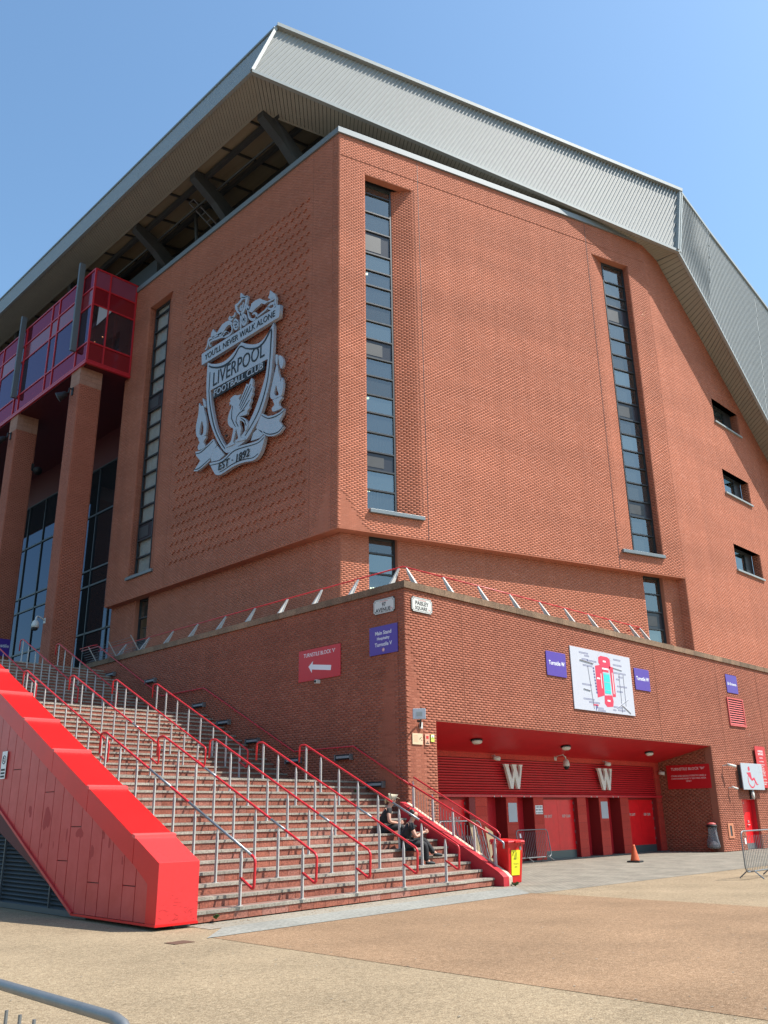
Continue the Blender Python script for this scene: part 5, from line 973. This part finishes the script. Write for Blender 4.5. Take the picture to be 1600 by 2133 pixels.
for z, s_, w_ in ((.24, 'NO SMOKING', .5), (.10, 'NO BOTTLES OR', .6), (.02, 'CANS', .2), (-.06, 'NO LARGE', .4), (-.14, 'BAGS', .35), (-.22, 'NO UMBRELLAS', .55), (-.30, 'OR FLAGS', .4), (-.38, 'WITH POLES', .45), (-.54, 'NO DOGS', .5), (-.68, 'NO PROFESSIONAL', .6), (-.76, 'CAMERAS', .4)): put(t, s_, w_, .05, 0, y, z)
# ---- red louvred vent
t = thing('wall_vent', 'salmon framed louvred vent below the EA Entrance sign', 'vent', (21.85, 0, 5.87), 0)
ob('frame', MB().box(-.82, -.75, -.06, 0, -.63, .63).box(.75, .82, -.06, 0, -.63, .63).box(-.75, .75, -.06, 0, .57, .63).box(-.75, .75, -.06, 0, -.63, -.57), 'pink_face', t); ob('void', MB().box(-.75, .75, -.014, -.01, -.57, .57), 'black', t)
for k in range(11): z = -.55+k*.102; ob('louvre_blade', MB().hexa([(-.75, -.055, z), (.75, -.055, z), (.75, -.05, z-.008), (-.75, -.05, z-.008)], [(-.75, -.018, z+.05), (.75, -.018, z+.05), (.75, -.014, z+.042), (-.75, -.014, z+.042)]), 'pink_face', t)
# ---- small plates by the corner
t, y = sign('cctv_notice', 'cream square notice with a small black camera symbol near the corner', (.40, 0, 3.71), 0, .43, .31, 'cream'); ob('camera_symbol', MB().bar((.07, y-.002, 0), (.16, y-.002, .06), .035, .003).bar((.13, y-.002, -.02), (.19, y-.002, -.03), .01, .003), 'black', t)
for k in range(6): ob('text_line', MB().box(-.17, .0+.02*(k % 3), y-.002, y, .10-.035*k-.008, .10-.035*k), 'peach', t)
t, y = sign('safety_notice', 'narrow peach notice between the cream and the yellow-green notices', (.81, 0, 3.71), 0, .20, .31, 'peach'); ob('red_symbol', MB().box(-.05, .05, y-.002, y, .02, .10), 'sign_red', t); ob('text_line', MB().box(-.07, .07, y-.002, y, -.12, -.09).box(-.02, .02, y-.002, y, -.08, -.05), 'black', t)
t, y = sign('evacuation_notice', 'small yellow-green notice beside the entrance recess corner', (1.04, 0, 3.76), 0, .145, .21, 'lime'); ob('upper_half', MB().box(-.06, .06, y-.002, y, .02, .09), 'white', t); ob('symbol', MB().box(-.02, .02, y-.004, y-.002, .02, .05).box(-.05, .05, y-.004, y-.002, -.02, -.012), 'black', t)
# ---- corner floodlight box on a bent arm
t = thing('wall_antenna', 'pale grey box antenna on a bent black arm at the podium corner', 'antenna', (.55, 0, 4.15), 0)
ob('panel', MB().box(-.18, .18, -.06, .06, -.14, .15), 'aw_grey', t, loc=(-.62, -.55, .18), rz=R(-42), bevel=.01); ob('badge', MB().box(-.08, .08, -.064, -.06, -.06, .06), 'trim', t, loc=(-.62, -.55, .18), rz=R(-42)); ob('arm', MB().tube([(-.05, -.06, -.10), (-.07, -.10, .08), (-.16, -.2, .16), (-.36, -.36, .17), (-.52, -.44, .18)], .022, 8), 'black', t, smooth=True); ob('wall_bracket', MB().box(-.05, .03, -.08, -.012, -.15, .03), 'offwhite', t, bevel=.008); ob('underside_lamp', MB().lathe([(.05, -.06), (.07, 0)], 12, (-.58, -.50, .02)), 'black', t)
# ================================================================ THE W LETTERS, LAMPS AND CAMERAS OF THE RECESS
Wp = [(-.60, .42), (-.30, .42), (-.05, -.18), (.13, .26), (.08, .42), (.36, .42), (.30, .30), (.10, -.22)]
def w_outline():
    return [(-.62, .42), (-.34, .42), (-.37, .36), (-.12, -.16), (.03, .18), (-.04, .36), (-.10, .42), (.20, .42), (.17, .36), (.40, -.0), (.52, .30), (.50, .36), (.42, .42), (.66, .42), (.62, .36), (.36, -.42), (.28, -.42), (.10, .0), (-.08, -.42), (-.16, -.42), (-.52, .36)]
W_ = [(-.62, .42), (-.30, .42), (-.32, .33), (-.14, -.10), (.00, .22), (-.04, .33), (-.10, .42), (.22, .42), (.20, .33), (.34, -.08), (.46, .30), (.44, .36), (.38, .42), (.64, .42), (.58, .30), (.36, -.42), (.22, -.42), (.06, .02), (-.08, -.42), (-.24, -.42), (-.54, .33)]
wm = flat_shape([[(x*.86, z) for x, z in W_]], .09)
for x, lab in ((7.98, 'big raised stone-white letter W on the red ribbed wall, left one'), (14.08, 'big raised stone-white letter W on the red ribbed wall, right one')):
    t = thing('letter_w', lab, 'letter', (x, 2.45, 2.9), 0, 'raised W letters over the turnstiles'); ob('letter_face', wm.copy(), 'wlet', t, bevel=.006)
    ob('standoff', MB().tube([(-.4, 0, .3), (-.4, .12, .3)], .02, 6), 'steel_dark', t)
for x, lab in ((4.6, 'oval ceiling light in the red recess soffit, leftmost of three'), (9.75, 'oval ceiling light in the red recess soffit, middle of three'), (15.8, 'oval ceiling light in the red recess soffit, rightmost of three')):
    t = thing('ceiling_light', lab, 'ceiling light', (x, 1.25, 3.96), 0, 'oval lights in the entrance soffit'); ob('base', MB().lathe([(.26, 0), (.27, -.04), (.25, -.05)], 20, sy=.55), 'black', t, rot=(R(-12), 0, 0), smooth=True); ob('diffuser', MB().lathe([(.24, -.045), (.22, -.10), (.15, -.135), (.01, -.14)], 20, sy=.55), 'offwhite', t, rot=(R(-12), 0, 0), smooth=True)
def cam_turret(loc, rz, lab):
    t = thing('security_camera', lab, 'camera', loc, rz); ob('mount', MB().tube([(0, .12, .1), (0, 0, .1), (0, -.02, 0)], .025, 8), 'offwhite', t); ob('housing', MB().tube([(-.1, -.02, .02), (.02, -.08, 0), (.12, -.12, -.01)], [.07, .08, .075], 12), 'offwhite', t, smooth=True); ob('lens', MB().tube([(.12, -.12, -.01), (.13, -.125, -.01)], .05, 12), 'black', t)
cam_turret((7.0, 2.42, 3.5), 0, 'white spot camera on the red fascia above the left W'); cam_turret((14.3, 2.42, 3.5), 0, 'pair-head white camera on the red fascia above the right W'); cam_turret((18.7, 2.38, 3.22), R(-40), 'small white camera in the corner beside the dark red block W sign')
def dome(loc, rz, lab, s_=1):
    t = thing('dome_camera', lab, 'camera', loc, rz); t.scale = (s_,)*3; ob('arm', MB().tube([(0, 0, .12), (0, -.12, .2), (.05, -.28, .22), (.12, -.33, .14), (.13, -.34, .05)], .025, 8), 'offwhite', t, smooth=True)
    ob('hood', MB().lathe([(.05, .07), (.09, .02), (.11, -.08), (.11, -.16)], 16, (.13, -.34, 0)), 'offwhite', t, smooth=True); ob('dome', MB().lathe([(.095, -.16), (.08, -.22), (.04, -.25), (.005, -.255)], 16, (.13, -.34, 0)), 'black', t, smooth=True); ob('wall_plate', MB().box(-.06, .06, -.02, .0, .04, .2), 'offwhite', t)
dome((10.9, 2.55, 3.5), 0, 'white dome camera on a curved arm in the middle of the recess', 1.15); dome((-.33, 24.3, 10.75), RL, 'white dome camera hanging off the tall brick column', 1.6)
for x, z, lab in ((19.75, 3.47, 'white bullet camera on the sunny wall, upper of two right of the recess'), (20.05, 2.55, 'small white bullet camera on the sunny wall, lower of two right of the recess')):
    t = thing('bullet_camera', lab, 'camera', (x, 0, z), 0); k = 1 if z > 3 else .7; ob('housing', MB().tube([(0, -.22*k, .04), (.36*k, -.42*k, -.04)], .055*k, 10), 'offwhite', t, smooth=True); ob('bracket', MB().bar((0, 0, 0), (.05, -.25*k, .02), .04, .04), 'offwhite', t)
t = thing('bulkhead_light', 'pale oval bulkhead light above the small red door', 'wall light', (22.15, 0, 2.28), 0); ob('base', MB().box(-.1, .1, -.05, -.012, -.2, .2), 'black', t); ob('diffuser', MB().lathe([(.01, -.1), (.07, -.08), (.11, -.0)], 16, sy=2.0), 'offwhite', t, rot=(R(90), 0, 0), loc=(0, -.15, 0), smooth=True)
t = thing('ball_catcher_frame', 'orange framed slot set in the brick wall near the floor by the litter bag', 'panel', (19.7, 0, .82), 0); ob('frame', MB().box(-.26, -.1, -.03, -.01, -.3, .3).box(.1, .26, -.03, -.01, -.3, .3).box(-.1, .1, -.03, -.01, .2, .3).box(-.1, .1, -.03, -.01, -.3, -.22), 'orange_frame', t); ob('slot', MB().box(-.1, .1, -.014, -.01, -.22, .2), 'steel_dark', t)
def poster(x, z, w_, h_, lab, rows, m='map_navy'):
    t, y = sign('paper_notice', lab, (x, 2.6, z), 0, w_, h_, 'aw_grey', depth=.008, gap=.003)
    for k in range(rows): zz = h_/2-.06-k*(h_-.1)/rows; ww = w_*(.38-.1*((k*7) % 3)/2); ob('text_line', MB().box(-w_*.4, -w_*.4+2*ww, y-.002, y, zz-.008, zz), 'map_grey', t)
    return t, y
poster(8.09, 1.68, .5, .65, 'tall pale paper notice on the turnstile pier under the left W', 9); poster(14.17, 1.72, .5, .65, 'tall pale paper notice on the turnstile pier under the right W', 9)
t, y = sign('pictogram_notice', 'square white notice of small black pictograms left of the fire exit door', (9.69, 2.6, 1.76), 0, .46, .31, 'white', depth=.006, gap=.003)
for k in range(15):
    x, z = -.18+(k % 5)*.09, .1-(k//5)*.1; ob('pictogram', MB().box(x-.02, x+.02+.01*(k % 2), y-.002, y, z-.03, z+.02), 'black', t)
# floodlights on the brick columns
for y, lab in ((24.1, 'black floodlight on the nearer tall column'), (32.1, 'black floodlight on the second tall column')):
    t = thing('floodlight', lab, 'floodlight', (-.33, y, 23.4), RL, 'floodlights on the brick columns'); ob('arm', MB().tube([(0, 0, .2), (0, -.2, .2), (0, -.22, -.05), (-.1, -.3, -.08)], .05, 8), 'black', t); ob('lamp_head', MB().lathe([(.14, 0), (.2, .28), (.26, .45), (.27, .5)], 16), 'black', t, loc=(-.1, -.3, -.1), rot=(R(125), 0, R(-30)), smooth=True); ob('bracket', MB().box(-.08, .08, -.06, 0, -.15, .3), 'black', t)
t = thing('floodlight', 'black floodlight on the inner side of the second tall column', 'floodlight', (.9, 31.4, 21.5), 0); ob('bracket', MB().box(-.08, .08, -.06, 0, -.15, .3), 'black', t); ob('lamp_head', MB().lathe([(.14, 0), (.26, .4)], 16), 'black', t, loc=(.1, -.25, -.1), rot=(R(120), 0, 0), smooth=True)
t, y = sign('direction_sign', 'purple sign ending in tile at the far left above the stairs', (.29, 31.375, 10.7), 0, 1.2, .95, 'sign_purple'); put(t, 'Turnstile', 1.05, .19, .02, y, .1, bold=.014)
# ================================================================ THINGS ON THE GROUND
def build_bin():
    t = thing('wheelie_bin', 'bright red wheelie bin with a yellow notice at the foot of the stairs', 'bin', (.33, -3.08, 0), R(-6))
    ob('body', MB().hexa([(-.22, -.22, .04), (.22, -.22, .04), (.22, .24, .04), (-.22, .24, .04)], [(-.28, -.29, .96), (.28, -.29, .96), (.28, .28, .96), (-.28, .28, .96)]), 'bin_red', t, bevel=.02)
    ob('rim', MB().box(-.30, .30, -.32, .30, .93, .985), 'bin_red', t, bevel=.01); ob('lid', MB().hexa([(-.31, -.35, .985), (.31, -.35, .985), (.31, .33, .985), (-.31, .33, .985)], [(-.27, -.31, 1.03), (.27, -.31, 1.03), (.27, .33, 1.06), (-.27, .33, 1.06)]), 'bin_red', t, bevel=.012)
    ob('lid_lip', MB().box(-.10, .10, -.39, -.34, .97, 1.02), 'bin_red', t, bevel=.008); ob('lid_hinge', MB().tube([(-.25, .34, 1.03), (.25, .34, 1.03)], .02, 8), 'bin_red', t)
    ob('padlock', MB().box(.05, .11, -.38, -.35, .80, .88), 'galv', t); ob('hasp', MB().tube([(.08, -.36, .88), (.09, -.37, .96), (.03, -.36, 1.0)], .008, 6), 'black', t)
    n = ob('notice', MB().hexa([(-.15, -.245, .22), (.13, -.245, .22), (.13, -.235, .22), (-.15, -.235, .22)], [(-.16, -.292, .80), (.15, -.292, .80), (.15, -.282, .80), (-.16, -.282, .80)]), 'yellow', t)
    for s_, z, h_ in (('THIS', .64, .035), ('DIRECT', .60, .04), ('TICKETS', .48, .035), ('HERE', .41, .03)): o = ob('lettering', text_mesh(s_, None, h_, .002), 'black', n, loc=(0, -.2425-.075*(z-.22)-.004, z), rot=(R(4.6), 0, 0))
    ob('scribble', MB().bar((-.10, -.296, .76), (-.12, -.293, .67), .012, .004).bar((-.10, -.296, .76), (-.06, -.296, .755), .012, .004), 'black', n)
    for x in (-.24, .24): ob('wheel', MB().tube([(x-.03, .26, .1), (x+.03, .26, .1)], .1, 16), 'black', t)
build_bin()
t = thing('traffic_cone', 'orange traffic cone on a black square base before the fire exit doors', 'cone', (10.5, -.7, 0), R(10)); ob('base', MB().box(-.22, .22, -.22, .22, 0, .05), 'black', t, bevel=.01); ob('cone_body', MB().lathe([(.16, .05), (.15, .08), (.045, .52), (.035, .56), (.0, .57)], 20), 'cone', t, smooth=True)
def barrier(lab, loc, rz, group, lean=0, n=19, W=2.2, H_=1.05, feet=True, m='galv', up_feet=False):
    t = thing('crowd_barrier', lab, 'barrier', loc, rz, group); t.rotation_euler = (R(lean), 0, rz)
    r_ = .14; z0 = .18; lp = []
    for cx, cz, a0 in ((W-r_, H_-r_, 0), (r_, H_-r_, 90), (r_, z0+r_, 180), (W-r_, z0+r_, 270)): lp += [(cx+r_*math.cos(R(a0+k*22.5)), 0, cz+r_*math.sin(R(a0+k*22.5))) for k in range(5)]
    ob('frame', MB().tube(lp, .019, 8, closed=True), m, t, smooth=True)
    for k in range(n): x = .11+k*(W-.22)/(n-1); ob('bar', BARM, m, t, loc=(x, 0, 0))
    if feet:
        for x in (.32, W-.32): ob('foot', MB().tube([(x-.03, -.32, .02), (x-.03, -.1, .2), (x-.03, .0, z0)], .017, 6).tube([(x+.03, .32, .02), (x+.03, .1, .2), (x+.03, .0, z0)], .017, 6), m, t)
    ob('tag', MB().box(.14, .22, -.03, -.02, .84, .98), 'white', t); return t
BARM = MB().tube([(0, 0, .19), (0, 0, 1.04)], .007, 6).mesh('bar'); BARM.materials.append(M['galv'])
barrier('galvanised crowd barrier standing at the right edge, nearer of two', (4.75, -7.15, 0), R(2), 'crowd barriers on the plaza', H_=1.15); barrier('galvanised crowd barrier at the right edge, behind the nearer one', (6.9, -7.2, 0), R(-28), 'crowd barriers on the plaza', H_=1.15)
barrier('crowd barrier leaning in front of the turnstile piers behind the red bin', (7.55, 1.95, 0), 0, 'crowd barriers on the plaza', lean=-8, n=17, W=1.85, H_=1.1)
fb = barrier('crowd barrier cut off at the bottom left corner, closest to the viewer', (-16.82, -14.95, 0), R(90), 'crowd barriers on the plaza', W=2.3, H_=1.115, n=19)
for i, (x, y, rz, ln) in enumerate(((1.9, 1.75, 4, -14), (2.1, 1.55, 2, -14), (2.3, 1.35, 5, -15), (2.55, 1.15, 0, -15), (2.75, .95, 3, -16))):
    barrier('crowd barrier in the leaning stack behind the kerb balustrade, %s' % ['rearmost', 'second from the rear', 'middle one', 'second from the front', 'frontmost'][i], (x, y, 0), R(rz), 'stacked crowd barriers behind the balustrade', lean=ln, W=2.1, n=18, H_=1.5)
t = thing('cardboard_sheet', 'torn brown cardboard propped on the stacked crowd barriers', 'cardboard', (3.75, .72, 0), R(5)); ob('sheet', MB().hexa([(0, 0, .25), (.28, 0, .3), (.28, .02, .3), (0, .02, .25)], [(.05, .3, 1.45), (.34, .3, 1.3), (.34, .32, 1.3), (.05, .32, 1.45)]), 'card', t); ob('flap', MB().hexa([(.05, .3, 1.40), (.32, .3, 1.28), (.32, .32, 1.28), (.05, .32, 1.4)], [(.02, .16, 1.5), (.2, .14, 1.47), (.2, .16, 1.47), (.02, .18, 1.5)]), 'card', t)
t = thing('cardboard_sheet', 'second brown cardboard piece right of the torn one on the barriers', 'cardboard', (4.25, .6, 0), R(-5)); ob('sheet', MB().hexa([(0, 0, .2), (.3, .05, .35), (.3, .07, .35), (0, .02, .2)], [(.1, .3, 1.28), (.45, .3, 1.1), (.45, .32, 1.1), (.1, .32, 1.28)]), 'card', t)
# wall litter bin with clear sack
t = thing('litter_sack_holder', 'black lidded ring holding a clear litter sack on the dark recess wall', 'litter bin', (18.62, .30, 0), RL); t.scale = (.72, .72, 1)
ob('lid', MB().lathe([(.30, .98), (.31, 1.04), (.27, 1.08), (.26, 1.08)], 20), 'black', t, smooth=True); ob('lid_top', MB().lathe([(.26, 1.08), (.24, 1.13), (.1, 1.16), (.01, 1.165)], 20), 'pink_face', t, smooth=True); ob('bracket', MB().bar((0, .2, .95), (0, .3, .95), .06, .2), 'black', t)
def sack():
    mb = MB(); prof = [(.27, .98), (.24, .90), (.26, .7), (.30, .5), (.34, .32), (.33, .2), (.22, .14), (.02, .13)]; rings = []
    for r_, z in prof:
        rings.append(len(mb.v))
        for j in range(24): a = 2*PI*j/24; rr = r_*(1+.10*math.sin(5*a+z*6)+.05*math.sin(9*a)); mb.v.append((rr*math.cos(a), rr*math.sin(a)*.9, z))
    for i in range(len(rings)-1):
        for j in range(24): mb.f.append((rings[i]+j, rings[i]+(j+1) % 24, rings[i+1]+(j+1) % 24, rings[i+1]+j))
    return mb
ob('sack', sack(), 'bag', t, smooth=True); ob('litter_heap', MB().lathe([(.1, .15), (.25, .2), (.26, .3), (.15, .4), (.02, .44)], 14), 'litter', t)
# weeds
def weed(lab, loc, n, r_):
    mb = MB()
    for k in range(n):
        a = random.uniform(0, 2*PI); l = random.uniform(.5, 1)*r_; h_ = random.uniform(.4, 1)*r_; w_ = .012; dx, dy = math.cos(a), math.sin(a)
        mb.poly([(-dy*w_, dx*w_, 0), (dy*w_, -dx*w_, 0), (dx*l*.6+dy*w_*1.6, dy*l*.6-dx*w_*1.6, h_), (dx*l, dy*l, h_*.75), (dx*l*.6-dy*w_*1.6, dy*l*.6+dx*w_*1.6, h_)])
    ob('weed', mb, 'weed', loc=loc, label=lab, cat='weed')
weed('green weed tuft growing from the lowest riser beside the red parapet', (-9.05, -4.10, .06), 26, .08); weed('low green weed tuft at the foot of the bin', (.02, -3.5, 0), 26, .10); weed('small weed in the shaded step near the podium wall', (-.5, vk(14, -.5)-.01, zk(13)), 20, .14)
# ================================================================ PEOPLE
def skin_obj(name, chains, m, parent, root_first=True, sub=1, label=None):
    """chains: list of lists of (x,y,z,r); points sharing coordinates are welded"""
    verts = []; rad = []; idx = {}; edges = []
    for ch in chains:
        prev = None
        for x, y, z, r_ in ch:
            k = (round(x, 4), round(y, 4), round(z, 4))
            if k not in idx: idx[k] = len(verts); verts.append((x, y, z)); rad.append(r_)
            if prev is not None and prev != idx[k]: edges.append((prev, idx[k]))
            prev = idx[k]
    me = bpy.data.meshes.new(name); me.from_pydata(verts, edges, []); o = bpy.data.objects.new(name, me); COL.objects.link(o); me.materials.append(M[m])
    md = o.modifiers.new('skin', 'SKIN'); md.use_smooth_shade = True
    sv = me.skin_vertices[0].data
    for i, r_ in enumerate(rad): sv[i].radius = (r_, r_); sv[i].use_root = (i == 0)
    s_ = o.modifiers.new('sub', 'SUBSURF'); s_.levels = sub; s_.render_levels = sub
    if parent: o.parent = parent
    return o
def person(lab, loc, rz, capped, arm_up):
    """seated figure: local +x is where the person faces, z=0 is the seat"""
    root = thing('person', lab, 'person', loc, rz)
    pel = (0, 0, .10, .13); belly = (.02, 0, .24, .125); chest = (.10, 0, .42, .125); neckb = (.15, 0, .55, .065); neck = (.18, 0, .61, .05)
    hd = [(.22, 0, .68, .075), (.245, 0, .74, .09), (.24, 0, .80, .075)]
    ch = [[pel, belly, chest, neckb, neck]+hd]
    for s_ in (-1, 1):
        sh = (.13, s_*.17, .50, .055); hip = (.04, s_*.10, .09, .09); kn = (.45, s_*.12, .13+.04*s_*arm_up, .065); q_ = (.10, .165) if (arm_up and s_ > 0) else (0, 0); an = (.52+.05*s_+q_[0], s_*.11, -.31+q_[1], .042); toe = (.66+.05*s_+q_[0], s_*.12, -.335+q_[1], .032); heel = (.50+.05*s_+q_[0], s_*.11, -.335+q_[1], .038)
        if arm_up: el = (.24, s_*.22, .24, .042); wr = (.42, s_*.08, .34, .030)
        else: el = (.14, s_*.24, .24, .042); wr = (.36, s_*.08, .20, .030)
        hand = (wr[0]+.06, wr[1]-s_*.015, wr[2]+.01, .028)
        ch += [[chest, sh, el, wr, hand], [pel, hip, kn, an, heel], [an, toe]]
    ob_b = skin_obj('body', ch, 'skin', root, sub=2)
    for s_ in (-1, 1):
        wr = (.42, s_*.08, .34) if arm_up else (.36, s_*.08, .20); hx, hy, hz = wr[0]+.06, wr[1]-s_*.015, wr[2]+.01
        for k in range(4): f = (k-1.5)*.018; l = (.06, .07, .066, .052)[k]; skin_obj('finger', [[(hx, hy, hz+f*.9, .010), (hx+l*.6, hy-s_*.012, hz+f+.01, .009), (hx+l, hy-s_*.035, hz+f+.012, .007)]], 'skin', root, sub=1)
        skin_obj('thumb', [[(hx-.02, hy, hz+.02, .011), (hx+.02, hy-s_*.015, hz+.05, .009), (hx+.05, hy-s_*.03, hz+.055, .008)]], 'skin', root, sub=1)
    # shirt with short sleeves
    c2 = [[(-.0, 0, .12, .155), (.02, 0, .24, .15), (.10, 0, .42, .15), (.148, 0, .535, .085)]]
    for s_ in (-1, 1): e = (.18 if arm_up else .135); c2.append([(.10, 0, .42, .15), (.13, s_*.17, .50, .075), ((.13+e)/2+.02, s_*.20, .37, .062)])
    skin_obj('shirt', c2, 'cloth', root, sub=2)
    c3 = []
    for s_ in (-1, 1):
        q_ = (.10, .165) if (arm_up and s_ > 0) else (0, 0)
        c3 += [[(0, 0, .09, .15), (.05, s_*.10, .09, .105), (.45, s_*.12, .13+.04*s_*arm_up, .085), (.53+.05*s_+q_[0], s_*.11, -.315+q_[1], .060)]]
    skin_obj('trousers', c3, 'cloth', root, sub=2)
    for s_ in (-1, 1):
        q_ = (.10, .165) if (arm_up and s_ > 0) else (0, 0)
        skin_obj('shoe', [[(.49+.05*s_+q_[0], s_*.11, -.315+q_[1], .055), (.60+.05*s_+q_[0], s_*.115, -.325+q_[1], .052), (.72+.05*s_+q_[0], s_*.12, -.34+q_[1], .034)]], 'black', root, sub=2)
    # face
    for s_ in (-1, 1): ob('eye', MB().lathe([(.004, -.01), (.012, 0), (.004, .01)], 8, (.328, s_*.032, .752)), 'black', root, smooth=True); skin_obj('ear', [[(.235, s_*.085, .75, .012), (.225, s_*.092, .72, .010)]], 'skin', root)
    skin_obj('nose', [[(.33, 0, .755, .008), (.35, 0, .725, .013)]], 'skin', root); ob('mouth', MB().box(.318, .326, -.022, .022, .692, .699), 'peach', root)
    hm = 'hair_b' if capped else 'hair_d'
    skin_obj('hair', [[(.235, 0, .815, .082), (.195, 0, .79, .092), (.165, 0, .73, .080), (.16, 0, .68, .055)]], hm, root, sub=2)
    if capped:
        skin_obj('cap', [[(.245, 0, .83, .088), (.21, 0, .82, .09)], [(.245, 0, .83, .088), (.30, 0, .80, .05)]], 'cap', root, sub=2); ob('cap_peak', MB().hexa([(.30, -.07, .80), (.30, .07, .80), (.40, .05, .765), (.40, -.05, .765)], [(.30, -.07, .815), (.30, .07, .815), (.40, .05, .775), (.40, -.05, .775)]), 'cap', root, bevel=.004)
        skin_obj('ponytail', [[(.14, 0, .80, .035), (.10, 0, .79, .04), (.07, 0, .72, .03), (.075, 0, .65, .015)]], hm, root)
    else: skin_obj('hair_bun', [[(.12, 0, .86, .05), (.10, 0, .90, .045)]], hm, root, sub=2)
    hx = .50 if arm_up else .45; hz = .36 if arm_up else .23
    return root
pa = person('person with blonde ponytail and cream cap, dressed in black, on the higher step', (-1.87, -.86, zk(7)+.02), R(-42), True, 0); pa.scale = (1.1, 1.3, 1.05)
pb = person('person with dark hair bun, dressed in black, looking at a phone, lower step', (-2.12, -1.86, zk(5)+.02), R(-42), False, 1); pb.scale = (1.08, 1.38, 1.04)
def held(lab, p, m, dx, dz):
    c, s_ = math.cos(R(-42)), math.sin(R(-42)); t = ob('phone', MB().box(-.006, .006, -.037, .037, -.075, .075), m, loc=(p.location.x+dx*c, p.location.y+dx*s_, p.location.z+dz), label=lab, cat='phone', bevel=.003); t.rotation_euler = (0, R(-25), R(-42)); return t
held('pink-cased phone held up by the dark-haired person', pb, 'phone', .515, .40); held('pale phone held low by the person in the cream cap', pa, 'phone', .45, .24)
bg_ = thing('handbag', 'black bag on the step beside the dark-haired person', 'bag', (-1.55, -1.55, zk(5)), R(20)); ob('bag_body', MB().hexa([(-.13, -.07, 0), (.13, -.07, 0), (.13, .07, 0), (-.13, .07, 0)], [(-.10, -.04, .2), (.10, -.04, .2), (.10, .04, .2), (-.10, .04, .2)]), 'cloth', bg_, bevel=.02); ob('strap', MB().tube([(-.09, 0, .19), (-.05, 0, .33), (.05, 0, .33), (.09, 0, .19)], .008, 6), 'black', bg_)

# gum, leaves and grit on the plaza: nobody could count them
gm = MB()
for k in range(520):
    x, y = random.uniform(-16, 4), random.uniform(-16, -5.0); r_ = random.uniform(.006, .02); n = len(gm.v)
    for j in range(6): a = j*PI/3+random.random(); gm.v.append((x+r_*math.cos(a), y+r_*math.sin(a)*random.uniform(.7, 1), .0012))
    gm.f.append(tuple(range(n, n+6)))
ob('gum_spots', gm, 'gutter', label='old chewing gum and grit flecks scattered over the gravel plaza', cat='gum spots', kind='stuff')
gt = MB()
for k in range(260):
    x = random.uniform(-9.5, -.5); y = -3.28+.1*(x+.35)-random.uniform(0, .5)**2*1.6-.02; s_ = random.uniform(.01, .03); a = random.random()*PI; gt.quad((x-s_*math.cos(a), y-s_*math.sin(a), .003), (x+s_*math.sin(a)*.5, y-s_*math.cos(a)*.5, .006), (x+s_*math.cos(a), y+s_*math.sin(a), .008), (x-s_*math.sin(a)*.5, y+s_*math.cos(a)*.5, .004))
ob('leaf_litter', gt, 'card', label='dry leaf scraps and grit gathered along the stair foot', cat='leaf litter', kind='stuff')
